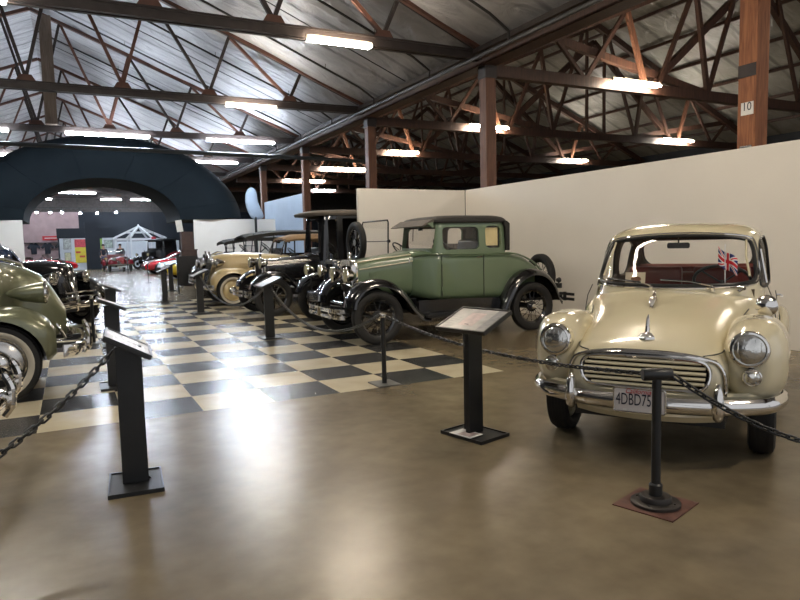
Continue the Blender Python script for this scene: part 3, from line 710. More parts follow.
    for s_ in (1,-1):
        b = MB()
        for z in (.44,.52): b.box(-2.06,-2.04,(.42 if s_ > 0 else -.78),(.78 if s_ > 0 else -.42),z-.022,z+.022)
        b.box(-2.07,-2.03,.55*s_-.02,.55*s_+.02,.41,.55); b.beam((-2.04,.5*s_,.48),(-1.75,.34*s_,.48),.02,.04)
        b.build('rear_bumperette', BLACKM, r, smooth=False)
    # spare wheel on the tail, tail lamp, plate
    wheel(r, -1.98, .0, .36, .12, 'wire', BLACKP, zc=.80, ax=(1,0,0), name='spare_wheel')
    tl = MB().lathe([(-.04,.03),(0,.045),(.015,.04),(.02,.002)], (-1.90,.60,.75), (-1,0,0), 14).build('tail_lamp', BLACKM, r)
    MB().box(-1.94,-1.90,.42,.62,.62,.70).build('rear_plate_bracket', BLACKM, r, smooth=False)
    MB().tube([(-1.75,.4,.6),(-1.88,.6,.68),(-1.9,.6,.74)], .012, 6).build('tail_lamp_bracket', BLACKM, r)
    # interior
    seat(r, -.72, -.20, .54, .80, 1.42, LEATHB)
    steering(r, (.02,.28,1.30), (-.75,0,.66), .19, BLACKM, (.30,.28,1.0))
    MB().box(.24,.31,-.52,.52,1.1,1.26).build('dashboard', BLACKM, r, smooth=False)
    MB().box(-.775,-.55,.555,.558,1.33,1.60).build('window_fill_sheet', YELFILL, r, smooth=False)  # added yellow sheet in place of the bright wall seen through the windows
    MB().prism([(-.86,1.3),(-.83,1.3),(-.78,1.655),(-.84,1.66)], -.55, .55).build('rear_cabin_lining', DARKI, r) if False else None
    MB().box(.02,.06,.60,.66,1.30,1.36).build('spot_mirror', CHROME, r, smooth=False) if False else None
    return r
green_coupe()
# cloth roll / covered object on the shelf seen behind the coupe roof : grey tyre cover of the rear
# ================================================================== generic early car
def early_car(name, label, cat, loc, deg, P):
    """boxy open or closed 1910s-20s car; local +x forward, front axle at xf"""
    r = empty(name, (loc[0], loc[1], 0), math.radians(deg)); tag(r, label, cat, P.get('group'))
    xf, xr = P.get('xf', 1.27), P.get('xr', -1.27); R = P.get('R', .385); tr = P.get('track', .70); bm_, fm = P['body'], P.get('fend', BLACKP)
    rx = P.get('rx', xf+.08); rh = P.get('rh', 1.18); rw = P.get('rw', .25); cx = P.get('cx', .50); cz = P.get('cz', 1.24); bz = P.get('bz', 1.20)
    hw = P.get('hw', .62); style = P.get('wheel', 'wood'); rim = P.get('rim', BLACKP)
    # hood + radiator
    hd = MB(); hull(hd, [(rx-.06,rw,.60,rh-.02,4),(cx+.12,P.get('cw',.36),.58,cz-.02,4.2)], 8, 40); ho = hd.build('hood', bm_, r)
    o_ = rrect(-rw,rw,.60,rh,.11,5); i_ = rrect(-rw+.045,rw-.045,.65,rh-.08,.07,5)
    rd = MB(); rd.loft([[(rx-.07,y,z) for y,z in o_],[(rx,y,z) for y,z in o_],[(rx+.012,y*.97,(z-.9)*.97+.9) for y,z in o_],[(rx+.006,y,z) for y,z in i_],[(rx-.05,y,z) for y,z in i_]], cap=False)
    ra = rd.build('radiator_shell', P.get('rad', CHROME), r); MB().box(rx-.06,rx-.04,-rw+.03,rw-.03,.64,rh-.07).build('radiator_core', DARKI, ra, smooth=False)
    MB().lathe([(0,.028),(.03,.032),(.05,.018),(.07,.03),(.10,.028),(.11,.004)], (rx-.04,0,rh-.01), (0,0,1), 14).build('radiator_cap', P.get('rad', CHROME), ra)
    # tub
    xb = P.get('xb', -1.35)
    tb = MB(); hull(tb, [(cx+.13,P.get('cw',.36)+.01,.56,cz,5),(cx-.05,.50,.54,cz+.01,6),(cx-.25,hw-.03,.52,bz,8),(cx-.7,hw,.50,bz,8),(xb+.25,hw,.48,bz,7),(xb,hw-.08,.50,bz-.08,6)], 22, 48)
    tub = tb.build('body_tub', [bm_, LEATHB])
    if not P.get('closed'):
        c = MB(); c.m = 1; c.prism([(cx-.30,1.6),(cx-.30,.62),(xb+.15,.62),(xb+.10,1.6)], -hw+.06, hw-.06); cc = [c]
        carve(tub, cc)
    else:
        rt = P['roofz']; cab = MB(); green(cab, [(bz-.1,cx-.04,xb+.04,hw-.01,9),(rt-.2,cx-.10,xb+.06,hw-.03,9),(rt,cx-.12,xb+.08,hw-.04,8)], 10, 56); carve(tub, [cab], 'UNION')
        cv = MB(); cv.m = 1; green(cv, [(.7,cx-.12,xb+.12,hw-.07,9),(rt-.04,cx-.18,xb+.14,hw-.09,8)], 6, 48)
        cuts = [cv, MB().prism(rrect(-hw+.10,hw-.10,bz+.06,rt-.08,.04), cx-.3, cx+.3, 'x')]
        for (a, b) in P.get('wins', []): cuts.append(MB().prism(rrect(a, b, bz+.06, rt-.10, .04), -1.2, 1.2))
        if P.get('dooropen'):
            a, b = P['dooropen']; cuts.append(MB().box(a, b, 0, 1.2, .62, rt-.08))
        carve(tub, cuts)
        ro = MB(); green(ro, [(rt-.02,cx+.16,xb-.02,hw+.02,6),(rt+.03,cx+.18,xb-.03,hw+.03,6),(rt+.08,cx+.05,xb+.08,hw-.05,4),(rt+.11,cx-.3,xb+.4,.3,3)], 10, 48); ro.build('roof', P.get('roof', FABGRY), r)
        pane(r, [(cx-.12,-hw+.1,bz+.05),(cx-.12,hw-.1,bz+.05),(cx-.16,hw-.1,rt-.07),(cx-.16,-hw+.1,rt-.07)], 'windscreen')
    tub.parent = r
    for s_ in (1,-1):
        fender(r, P.get('ffp', [(xf+.42,.55),(xf+.36,.70),(xf+.16,.84),(xf-.05,.86),(xf-.30,.78),(xf-.52,.56),(xf-.66,.40),(xf-.78,.36)]), .40*s_, (tr+.13)*s_, fm, .035, .04)
        fender(r, [(xr+.60,.36),(xr+.48,.52),(xr+.32,.76),(xr+.1,.88),(xr-.1,.88),(xr-.30,.78),(xr-.43,.58),(xr-.48,.45)], .48*s_, (tr+.13)*s_, fm, .035, .04)
        MB().box(xr+.58, xf-.76, .58*s_, (tr+.14)*s_, .34, .375).build('running_board', BLACKM, r, smooth=False)
        MB().box(xr+.58, xf-.6, .54*s_, .58*s_, .35, .56).build('splash_apron', fm, r, smooth=False)
        for x in (xf, xr): wheel(r, x, tr*s_, R, P.get('tw', .10), style, rim, P.get('white'))
        hl = P.get('hl', (xf+.22,.33,.97,.11)); headlamp(r, (hl[0], hl[1]*s_, hl[2]), (1,0,0), hl[3], P.get('hlshell', CHROME), P.get('lens', LENSY))
        MB().tube([(hl[0]-.06, hl[1]*s_, hl[2]-.08),(hl[0]-.08,hl[1]*s_*.95,.60)], .014, 6).build('headlight_stalk', BLACKM, r)
    ch = MB()
    for s_ in (1,-1): ch.box(xb-.1, xf+.30, .30*s_-.03, .30*s_+.03, .44, .53)
    ch.tube([(xf,-tr+.05,R),(xf,tr-.05,R)], .028, 8); ch.tube([(xr,-tr+.05,R),(xr,tr-.05,R)], .045, 8); ch.box(-.6,xf-.4,-.28,.28,.38,.52); ch.build('chassis', BLACKM, r)
    MB().prism(rrect(xf+.08,xf+.34,.40,.60,.04), -.28, .28).build('front_apron', fm, r)
    if P.get('bumper'):
        x = xf+.52; b = MB()
        for z in (.42,.50):
            Pn = cat_rom([(x-.08,-.72,z),(x,-.6,z),(x+.03,0,z),(x,.6,z),(x-.08,.72,z)], 5)
            b.loft([[tuple(V3(p)+V3((d,0,e))) for (d,e) in ((-.006,-.026),(.010,-.026),(.010,.026),(-.006,.026))] for p in Pn])
        bo = b.build('front_bumper', CHROME, r)
        for y in (-.3,.3): MB().beam((x,y,.46),(x-.28,y,.48),.02,.04).build('bumper_arm', BLACKM, bo, smooth=False)
    if P.get('open_ws'):
        z1 = P['open_ws']; xs = P.get('wsx', cx-.02); f = MB()
        f.tube([(xs,-.56,cz-.08),(xs-.02,-.56,z1-.04),(xs-.02,-.53,z1),(xs-.02,.53,z1),(xs-.02,.56,z1-.04),(xs,.56,cz-.08)], .014, 8); f.tube([(xs-.01,-.56,(cz+z1)/2-.04),(xs-.01,.56,(cz+z1)/2-.04)], .008, 6)
        for s_ in (1,-1): f.tube([(xs-.01,.56*s_,(cz+z1)/2-.04),(xs-.01,.60*s_,(cz+z1)/2-.04)], .03, 8)
        fo = f.build('windscreen_frame', BLACKM, r); pane(fo, [(xs,-.55,cz-.02),(xs,.55,cz-.02),(xs-.02,.55,z1-.01),(xs-.02,-.55,z1-.01)], 'windscreen')
    if P.get('canopy'):
        z1 = P['canopy']; x0, x1 = cx+.16, xb-.05
        c = MB(); rings = []
        for x, dz, k in ((x0+.12,-.10,.97),(x0,-.05,.99),(cx-.4,.03,1),((x0+x1)/2,.06,1),(x1+.3,.04,1),(x1,-.06,.98)):
            tp = [(x, (hw+.03)*k*u, z1+dz+.06*(1-u*u)) for u in np.linspace(-1,1,11)]; rings.append(tp+[(p[0],p[1],p[2]-.035-.05*abs(p[1]/hw)**4) for p in tp[::-1]])
        c.loft(rings); co = c.build('canopy_roof', P.get('roof', FABBLK), r)
        for x in (cx-.02, cx-.85, xb+.12):
            for s_ in (1,-1): MB().tube([(x,(hw-.02)*s_,bz-.05),(x+(.04 if x > 0 else -.08),(hw-.01)*s_,z1+.0)], .018, 6).build('canopy_post', BLACKM, r)
    st = P.get('steer', (cx-.42,.28)); steering(r, (st[0],st[1],bz+.16), (-.72,0,.70), .20, BLACKM, (cx-.02,st[1],bz-.15))
    seat(r, xb+.25, xb+.75, hw-.1, .80, P.get('seatz', 1.30), P.get('leather', LEATHB))
    if P.get('spare'):
        sx, sy, sz = P['spare']; wheel(r, sx, sy, .36, .11, 'wood', BLACKP, P.get('spare_white', NICKEL), zc=sz, name='spare_wheel', turn=P.get('spturn', 0))
        MB().beam((sx-.08,sy,sz-.1),(sx-.08,sy,.8),.03,.04).build('spare_bracket', BLACKM, r)
    if P.get('hoodline'):
        for s_ in (1,-1): MB().tube([(rx-.06,(rw+.005)*s_,rh-.10),(cx+.12,(P.get('cw',.36)+.005)*s_,cz-.12),(cx-.3,(hw+.01)*s_,bz-.10),(xb+.2,(hw+.01)*s_,bz-.10)], .012, 6).build('coachline', NICKEL, r)
    return r

early_car('open_roadster', 'open black roadster with bare upright windscreen frame and spare wheel beside green coupe', 'car', (5.68, 5.12), 180,
    dict(body=BLACKP, rad=GREYB, open_ws=1.80, cx=.46, wsx=.42, cz=1.15, bz=1.10, rh=1.14, rw=.22, rx=1.30, xf=1.30, xr=-1.2, xb=-1.3, hl=(1.60,.36,.96,.10), hlshell=NICKEL, track=.60, hw=.52, R=.39, spturn=PI/2, spare=(.92,.34,1.42), steer=(.0,.26), seatz=1.35))
early_car('cab_van', 'black early closed cab with curved grey-brown roof and open doorway behind the open black roadster', 'car', (5.72, 7.62), 180,
    dict(body=BLACKP, rad=NICKEL, closed=True, roofz=2.02, roof=FABGRY, cx=.86, cz=1.20, bz=1.17, rh=1.15, rw=.27, rx=1.95, xf=1.85, xr=-1.5, xb=-1.2, hl=(2.02,.42,1.06,.11), track=.68, hw=.62, wins=[(.42,.62)], dooropen=(-.35,.30), hoodline=True, wheel='wood', bumper=True))
early_car('touring_car', 'dark touring car with long black canopy roof behind the tan-cream roadster', 'car', (5.55, 13.3), 180,
    dict(body=BLACKP, canopy=1.74, cx=.55, xf=1.7, xr=-1.6, xb=-1.7, rx=1.75, bz=1.20, hw=.66, open_ws=1.68, wheel='wood', bumper=True, hlshell=CHROME, lens=LENS, hl=(2.0,.40,.92,.13)))
early_car('grey_roadster', 'small dark car with a low upright windscreen left of the long black canopy', 'car', (5.6, 15.9), 180,
    dict(body=GREYB, canopy=1.62, cx=.62, xf=1.35, xr=-1.2, xb=-1.2, bz=1.15, hw=.6, open_ws=1.55, roof=FABBLK, bumper=True, hlshell=CHROME, lens=LENS, wheel='wire', rim=NICKEL))
early_car('vintage_truck', 'far dark truck with boxy cab and see-through windows between gazebo and red sports car', 'truck', (5.9, 42.3), 215,
    dict(body=BLACKM, closed=True, roofz=1.95, roof=BLACKM, cx=.5, bz=1.35, cz=1.36, hw=.85, track=.8, wins=[(-.4,.3)], xb=-.9, rad=BLACKM, hl=(1.5,.55,1.0,.1)))

# ================================================================== 1930s-40s streamlined cars
def arch_cut(x, y0, y1, r, z): return MB().lathe([(y0, r),(y1, r)], (x, 0, z), (0,1,0), 32)
def stream_car(name, label, loc, deg, P):
    r = empty(name, (loc[0], loc[1], 0), math.radians(deg)); tag(r, label, 'car', None)
    pm = P['paint']; xf = P.get('xf', 1.5); xr = P.get('xr', -1.5); R = P.get('R', .37); hz = P.get('hz', 1.14); ht = P.get('htop', 1.0); nose = P.get('nose', xf+.32)
    cx = P.get('cx', .55); bz = P.get('bz', 1.08); rz_ = P.get('roofz', 1.62); lean = P.get('lean', .25)
    b = MB(); hull(b, [(nose,.10,.50,hz-.45,3),(nose-lean*.5,.20,.46,hz-.10,3),(nose-lean,.26,.44,hz,3.2),(xf-.35,.36,.42,hz+.06,3.4),(cx,.52,.38,bz+.08,4),(cx-.4,.68,.34,bz+.04,5),(-.6,.72,.32,bz+.02,5),(xr+.1,.66,.34,bz-.02,4),(xr-.5,.5,.38,bz-.15,3),(xr-.85,.28,.44,.78,2.6)], 36, 48)
    body = b.build('body_shell', [pm, TRIMB])
    if P.get('top', 'sedan') == 'sedan':
        g = MB(); green(g, [(bz-.1,cx+.05,xr+.1,.62,4),(bz+.1,cx-.02,xr+.15,.61,4),(bz+.32,cx-.18,xr+.3,.56,4),(rz_-.08,cx-.32,xr+.5,.48,3.6),(rz_,cx-.7,xr+1.0,.22,3)], 16, 56); carve(body, [g], 'UNION')
        cv = MB(); cv.m = 1; green(cv, [(.8,cx-.10,xr+.3,.56,4),(bz+.1,cx-.10,xr+.3,.56,4),(bz+.32,cx-.26,xr+.4,.50,4),(rz_-.10,cx-.4,xr+.6,.42,3.6)], 10, 48)
        cuts = [cv, MB().prism(rrect(-.48,.48,bz+.12,bz+.36,.07), cx-.5, cx+.4, 'x'), MB().prism(rrect(cx-.85,cx-.30,bz+.09,bz+.36,.08), -1, 1), MB().prism(rrect(cx-1.5,cx-.95,bz+.09,bz+.36,.08), -1, 1)]
        carve(body, cuts)
        pane(r, [(cx+.0,-.5,bz+.10),(cx+.0,.5,bz+.10),(cx-.18,.48,bz+.38),(cx-.18,-.48,bz+.38)], 'windscreen')
        for s_ in (1,-1): pane(r, [(cx-1.5,.585*s_,bz+.08),(cx-.3,.585*s_,bz+.08),(cx-.32,.53*s_,bz+.37),(cx-1.5,.53*s_,bz+.37)], 'side_glass')
    else:
        c = MB(); c.m = 1; c.prism([(cx-.25,1.6),(cx-.25,.7),(xr+.25,.7),(xr+.2,1.6)], -.56, .56); carve(body, [c])
        f = MB(); f.tube([(cx-.02,-.55,bz+.04),(cx-.16,-.50,bz+.42),(cx-.16,.50,bz+.42),(cx-.02,.55,bz+.04)], .018, 8); fo = f.build('windscreen_frame', CHROME, r)
        pane(fo, [(cx-.02,-.54,bz+.04),(cx-.02,.54,bz+.04),(cx-.16,.5,bz+.41),(cx-.16,-.5,bz+.41)], 'windscreen')
        t = MB(); rings = []
        for x, zt, zb, k in ((cx-.14,bz+.47,bz+.40,.52),(cx-.5,bz+.56,bz+.44,.60),(cx-1.1,bz+.57,bz+.44,.62),(xr+.7,bz+.52,bz+.35,.62),(xr+.35,bz+.36,bz+.02,.60)):
            tp = [(x, k*u, zb+(zt-zb)*(1-abs(u)**5)) for u in np.linspace(-1,1,13)]; rings.append(tp+[(p[0],p[1]*.96,p[2]-.04) for p in tp[::-1]])
        t.loft(rings); t.build('soft_top', P.get('canvas', FABTAN), r)
        for s_ in (1,-1):
            for x in (cx-.75, cx-1.35): MB().tube([(x,.60*s_,bz),(x,.58*s_,bz+.46)], .02, 6).build('top_frame_post', FABBLK, r)
    body.parent = r
    # wings
    for s_ in (1,-1):
        w_ = MB(); fw = P.get('fw', .19); fy = P.get('fy', .66)
        hull(w_, [(xf+.50,fw*.5,.42,.66,2.6,fy*s_),(xf+.42,fw*.85,.36,.78,2.6,fy*s_),(xf+.15,fw,.34,.90,2.8,fy*s_),(xf-.15,fw,.34,.90,2.8,fy*s_),(xf-.50,fw*.9,.33,.76,2.8,(fy-.02)*s_),(xf-.85,fw*.6,.33,.52,2.8,(fy-.04)*s_),(xf-1.05,fw*.3,.33,.40,2.8,(fy-.06)*s_)], 28, 32)
        wo = w_.build('front_wing', [pm, BLACKP]); c1 = arch_cut(xf, min(.50*s_,1.0*s_), max(.50*s_,1.0*s_), R+.045, R); c1.m = 1; c1.mi = [1]*len(c1.f); carve(wo, [c1]); wo.parent = r
        w_ = MB(); hull(w_, [(xr+.58,.06,.36,.50,2.6,.70*s_),(xr+.45,.14,.34,.70,2.6,.70*s_),(xr+.15,.17,.34,.86,2.8,.69*s_),(xr-.15,.17,.34,.86,2.8,.69*s_),(xr-.5,.13,.36,.70,2.8,.66*s_),(xr-.7,.05,.40,.52,2.6,.62*s_)], 24, 32)
        wo = w_.build('rear_wing', [pm, BLACKP]); c1 = arch_cut(xr, min(.50*s_,1.0*s_), max(.50*s_,1.0*s_), R+.03, R); c1.m = 1; c1.mi = [1]*len(c1.f); carve(wo, [c1]); wo.parent = r
        for x in (xf, xr): wheel(r, x, .70*s_, R, .17, 'disc', P.get('rim', pm), P.get('white'))
        hl = P.get('hl', (xf+.30,.42,.90)); headlamp(r, (hl[0],hl[1]*s_,hl[2]), (1,0,0), .105, P.get('hlm', pm), LENS, deep=P.get('deep', 2.4))
        MB().box(xr+.6,xf-.9,.64*s_,.86*s_,.32,.36).build('running_board', BLACKM, r, smooth=False)
        MB().tube([(xf-.42,.40*s_,bz-.05),(cx,.545*s_,bz-.03),(cx-.5,.70*s_,bz-.06),(xr+.2,.68*s_,bz-.10)], .010, 6).build('side_moulding', CHROME, r)
    # grille
    gw = P.get('gw', .20); g = MB(); n = 9
    go_ = P.get('goff', 0)
    def gp(u, v, off=0.02):
        off += go_   # u across -1..1, v 0 bottom..1 top
        z = .50+(hz-.06-.50)*v; x = nose+off-lean*v**1.15-.05*u*u; return (x, gw*u*(.70+.30*v)*(1 if v < .85 else math.sqrt(max(0,1-((v-.85)/.16)**2))), z)
    sh = MB(); sh.loft([[gp(-1,v,.02) for v in np.linspace(0,1,14)],[gp(-.5,v,.035) for v in np.linspace(0,1,14)],[gp(0,v,.05) for v in np.linspace(0,1,14)],[gp(.5,v,.035) for v in np.linspace(0,1,14)],[gp(1,v,.02) for v in np.linspace(0,1,14)]], cap=False, closed=False)
    so = sh.build('grille_backing', P.get('gback', BLACKM), r); md = so.modifiers.new('s','SOLIDIFY'); md.thickness = .03; md.offset = -1
    for k in range(-7, 8): MB().tube([gp(k/7.5, v, .055-.03*abs(k/7.5)) for v in np.linspace(0.02,.98,12)], .0065, 5).build('grille_bar', P.get('gbar', CHROME), so)
    MB().tube([gp(-1, v, .03) for v in np.linspace(0,.99,12)]+[gp(1, v, .03) for v in np.linspace(.99,0,12)], .016, 8, closed=True).build('grille_surround', P.get('gsur', CHROME), so)
    for sg in (1,-1):
        q_ = MB(); A_ = [gp(sg,v,.03) for v in np.linspace(0,.99,14)]; q_.loft([A_,[(p[0]-.16-go_,p[1]*.98,p[2]) for p in A_],[(p[0]-.16-go_,p[1]*.9,p[2]-.01) for p in A_],[(p[0]-.01,p[1]*.93,p[2]-.01) for p in A_]], cap=False, closed=False); q_.build('grille_side', P.get('gsur', CHROME), so)
    MB().tube([gp(0,.9,.06),(nose-lean*.9,0,hz+.02),(nose-lean-.12,0,hz+.08),(nose-lean-.25,0,hz+.07)], [.012,.02,.022,.006], 8).build('hood_ornament', CHROME, r)
    # louvres on hood side
    for s_ in (1,-1):
        for k in range(P.get('louv', 3)):
            z = .78+.07*k; MB().tube([(xf-.30,.385*s_,z),(xf-.85,.50*s_,z)], .010, 5).build('hood_louvre', P.get('louvm', CHROME), r)
    # bumper
    bx = xf+P.get('bo', .62); bb = MB(); Pn = cat_rom([(bx-.16,-.80,.46),(bx-.06,-.72,.46),(bx+.01,-.45,.46),(bx+.04,0,.46),(bx+.01,.45,.46),(bx-.06,.72,.46),(bx-.16,.80,.46)], 5)
    bb.loft([[tuple(V3(p)+V3((d,0,e))) for (d,e) in ((-.008,-.06),(.012,-.055),(.028,-.03),(.030,0),(.028,.03),(.012,.055),(-.008,.06))] for p in Pn]); bo = bb.build('front_bumper', CHROME, r)
    for s_ in (1,-1):
        MB().tube(cat_rom([(bx+.02,.30*s_,.36),(bx+.06,.30*s_,.42),(bx+.07,.30*s_,.54),(bx+.03,.30*s_,.64)], 4), [.02]*4+[.028]*5+[.026]*3+[.016], 8).build('bumper_guard', CHROME, bo)
        MB().beam((bx,.35*s_,.46),(bx-.4,.35*s_,.46),.03,.05).build('bumper_arm', BLACKM, bo)
    if P.get('bars'):
        for z in (.60,.68): MB().tube([(bx-.1,-.42,z-.02),(bx-.02,0,z),(bx-.1,.42,z-.02)], .014, 6).build('grille_guard_bar', CHROME, bo)
    ch = MB(); ch.box(xr-.3,xf+.3,-.4,.4,.30,.42); ch.tube([(xf,-.64,R),(xf,.64,R)], .035, 8); ch.tube([(xr,-.64,R),(xr,.64,R)], .045, 8); ch.build('chassis', BLACKM, r)
    seat(r, xr+.5, xr+1.05, .5, .78, bz+.22, P.get('leather', LEATHB)); seat(r, cx-1.15, cx-.65, .5, .78, bz+.20, P.get('leather', LEATHB))
    steering(r, (cx-.42,.32,bz+.08), (-.72,0,.70), .19, BLACKM, (cx,.32,bz-.15))
    return r
stream_car('green_sedan', 'olive metallic sedan with teardrop headlight and whitewall tyre cut off by the left photo edge', (-1.75, 1.97), 0,
    dict(paint=OLIVE, xf=1.40, xr=-1.6, nose=1.99, lean=.42, hz=1.26, cx=1.42, bz=1.22, roofz=1.66, white=WHWALL, hl=(1.82,.43,1.00), fw=.22, fy=.62, gw=.17, bo=.72, louv=0, rim=NICKEL))
stream_car('black_sedan', 'gloss black 1930s sedan with chrome bars and round headlights, behind the olive sedan', (-1.15, 8.35), -36,
    dict(paint=BLACKP, xf=1.45, xr=-1.5, nose=1.85, lean=.16, hz=1.17, roofz=1.60, bars=True, hlm=BLACKP, hl=(1.78,.44,.92), gback=DARKI))
stream_car('cream_convertible', 'tan-cream 1930s convertible with tan canvas top and whitewall tyre, parked at the aisle right', (5.55, 10.55), 180,
    dict(paint=TANP, xf=1.84, xr=-1.6, nose=2.30, lean=.16, hz=1.20, cx=.62, bz=1.12, top='soft', white=WHWALL, hl=(2.12,.42,1.02), hlm=CHROME, deep=1.4, gback=NICKEL, gsur=NICKEL, gw=.30, goff=.05, louv=4, louvm=TANP))
stream_car('blue_sedan', 'dark blue car with sloping high hood seen above the black sedan', (-2.75, 12.2), 0,
    dict(paint=BLUEP, xf=1.5, xr=-1.5, nose=2.05, lean=.5, hz=1.58, bz=1.5, roofz=1.95, cx=.75))
stream_car('grey_sedan', 'car parked beyond the left photo edge with only its chrome bumper end showing', (-2.20, -.60), 0,
    dict(paint=GREYB, xf=1.40, xr=-1.6, nose=1.80, lean=.2, hz=1.15, bo=.66, roofz=1.6))

# ================================================================== modern small sports cars
def sports_car(name, label, loc, deg, pm, P={}):
    r = empty(name, (loc[0], loc[1], 0), math.radians(deg)); tag(r, label, 'car', None)
    b = MB(); hull(b, [(2.0,.45,.30,.50,2.6),(1.9,.66,.22,.62,3),(1.6,.80,.20,.72,3.4),(1.15,.84,.20,.80,3.6),(.6,.83,.20,.86,4),(0,.82,.20,.86,4),(-.8,.84,.20,.90,4),(-1.4,.84,.22,.90,3.6),(-1.85,.76,.28,.86,3.2),(-2.05,.55,.36,.74,2.8)], 36, 48)
    body = b.build('body_shell', [pm, DARKI]); cuts = []
    g = MB(); green(g, [(.80,.75,-1.2,.70,3.6),(.95,.55,-1.05,.66,3.4),(1.15,.15,-.8,.55,3.2),(1.22,-.1,-.55,.35,3)], 14, 48)
    if not P.get('open'): 
        go = g.build('cabin_glass', mat('tinted_cabin_glass', (.01,.012,.015), .06, 0, 1), r)
        MB().tube(cat_rom([(.60,.62,.92),(.18,.52,1.15),(-.2,.48,1.215),(-.6,.46,1.18),(-.95,.6,.95)], 5), .02, 6).build('roof_rail', pm, r); MB().tube(cat_rom([(.60,-.62,.92),(.18,-.52,1.15),(-.2,-.48,1.215),(-.6,-.46,1.18),(-.95,-.6,.95)], 5), .02, 6).build('roof_rail', pm, r)
        rf = MB(); green(rf, [(1.18,.08,-.72,.52,3.2),(1.235,-.05,-.6,.40,3),(1.245,-.15,-.45,.2,3)], 8, 40); rf.build('roof', pm, r)
    else:
        c = MB(); c.m = 1; c.prism([(.42,1.2),(.42,.5),(-.75,.5),(-.75,1.2)], -.62, .62); cuts.append(c)
        f = MB(); f.tube([(.50,-.62,.84),(.22,-.55,1.16),(.22,.55,1.16),(.50,.62,.84)], .018, 8); fo = f.build('windscreen_frame', P.get('wsm', CHROME), r); pane(fo, [(.50,-.61,.85),(.50,.61,.85),(.22,.55,1.15),(.22,-.55,1.15)], 'windscreen')
        seat(r, -.65, -.2, .5, .45, 1.02, LEATHB); steering(r, (.1,.32,.92), (-.8,0,.6), .17, BLACKM)
    for x in (1.25,-1.25):
        for s_ in (1,-1):
            c1 = arch_cut(x, min(.55*s_,1.1*s_), max(.55*s_,1.1*s_), .345, .31); c1.mi = [1]*len(c1.f); cuts.append(c1)
    carve(body, cuts); body.parent = r
    for x in (1.25,-1.25):
        for s_ in (1,-1): wheel(r, x, .74*s_, .31, .19, 'fat', P.get('rim', NICKEL))
    for s_ in (1,-1):
        MB().lathe([(0,.10),(.02,.08),(.03,.003)], (1.84,.55*s_,.58), (1,.2*s_,.5), 18).build('headlight', LENS, r)
        MB().lathe([(0,.05),(.02,.003)], (-2.03,.55*s_,.66), (-1,0,0), 14).build('tail_light', REDS, r)
    MB().prism(rrect(-.45,.45,.30,.44,.05), 1.90, 2.03, 'x').build('air_intake', DARKI, r)
    return r
sports_car('red_sports_car', 'low bright red sports car with silver wheels right of the white gazebo', (5.8, 32.5), 188, REDP, {})
sports_car('white_sports_car', 'low white sports car between the red and the yellow one', (6.25, 29.3), 186, WHITP, {})
sports_car('yellow_sports_car', 'yellow sports car nose behind the thin sign stands on the right', (6.0, 24.9), 186, YELP, {'rim': YELP})
sports_car('red_open_car', 'red car with dark wheels in front of the navy display stand, behind the black sedan', (-1.3, 40.5), 20, REDP, {'open': True})

# maroon roadster (frontal)
def roadster(loc, deg):
    r = empty('maroon_roadster', (loc[0], loc[1], 0), math.radians(deg)); tag(r, 'maroon open roadster with chrome grille facing the aisle in the far hall', 'car')
    b = MB(); hull(b, [(1.45,.20,.42,.80,3),(1.3,.26,.36,.92,3),(.6,.40,.34,.98,3.6),(.3,.60,.32,.96,5),(-.9,.62,.30,.94,5),(-1.5,.5,.34,.85,3),(-1.75,.3,.4,.7,3)], 30, 40); body = b.build('body_shell', [MARP, LEATHB])
    c = MB(); c.m = 1; c.prism([(.1,1.3),(.1,.55),(-.85,.55),(-.85,1.3)], -.5, .5); carve(body, [c]); body.parent = r
    for s_ in (1,-1):
        fender(r, [(1.62,.45),(1.55,.62),(1.35,.76),(1.15,.78),(.9,.70),(.6,.48),(.3,.34)], .26*s_, .76*s_, MARP, .06, .06)
        fender(r, [(-.6,.36),(-.75,.6),(-1.0,.76),(-1.25,.78),(-1.5,.66),(-1.7,.42)], .5*s_, .76*s_, MARP, .04, .05)
        for x in (1.15,-1.15): wheel(r, x, .62*s_, .32, .13, 'wire', NICKEL)
        headlamp(r, (1.52,.40*s_,.74), (1,0,0), .11, CHROME)
    g = MB(); g.prism(rrect(-.20,.20,.42,.90,.09), 1.42, 1.47, 'x'); go = g.build('grille', CHROME, r)
    for k in range(-5, 6): MB().box(1.47,1.485,k*.033-.004,k*.033+.004,.45,.86).build('grille_slat', MARP if k % 2 else CHROME, go, smooth=False)
    MB().tube(cat_rom([(1.55,-.76,.42),(1.72,-.5,.42),(1.75,0,.42),(1.72,.5,.42),(1.55,.76,.42)], 5), .045, 8).build('front_bumper', CHROME, r)
    MB().box(1.6,1.62,-.24,.24,.26,.36).build('number_plate', PAPERW, r, smooth=False)
    f = MB(); f.tube([(.28,-.56,.94),(.20,-.54,1.26),(.20,.54,1.26),(.28,.56,.94)], .016, 8); fo = f.build('windscreen_frame', CHROME, r); pane(fo, [(.28,-.55,.95),(.28,.55,.95),(.20,.54,1.25),(.20,-.54,1.25)], 'windscreen')
    seat(r, -.75, -.3, .45, .5, 1.05, LEATHR); steering(r, (-.05,.28,1.0), (-.8,0,.6), .18)
    MB().box(-1.4,1.2,-.3,.3,.26,.4).build('chassis', BLACKM, r, smooth=False)
roadster((3.0, 40.4), -84)
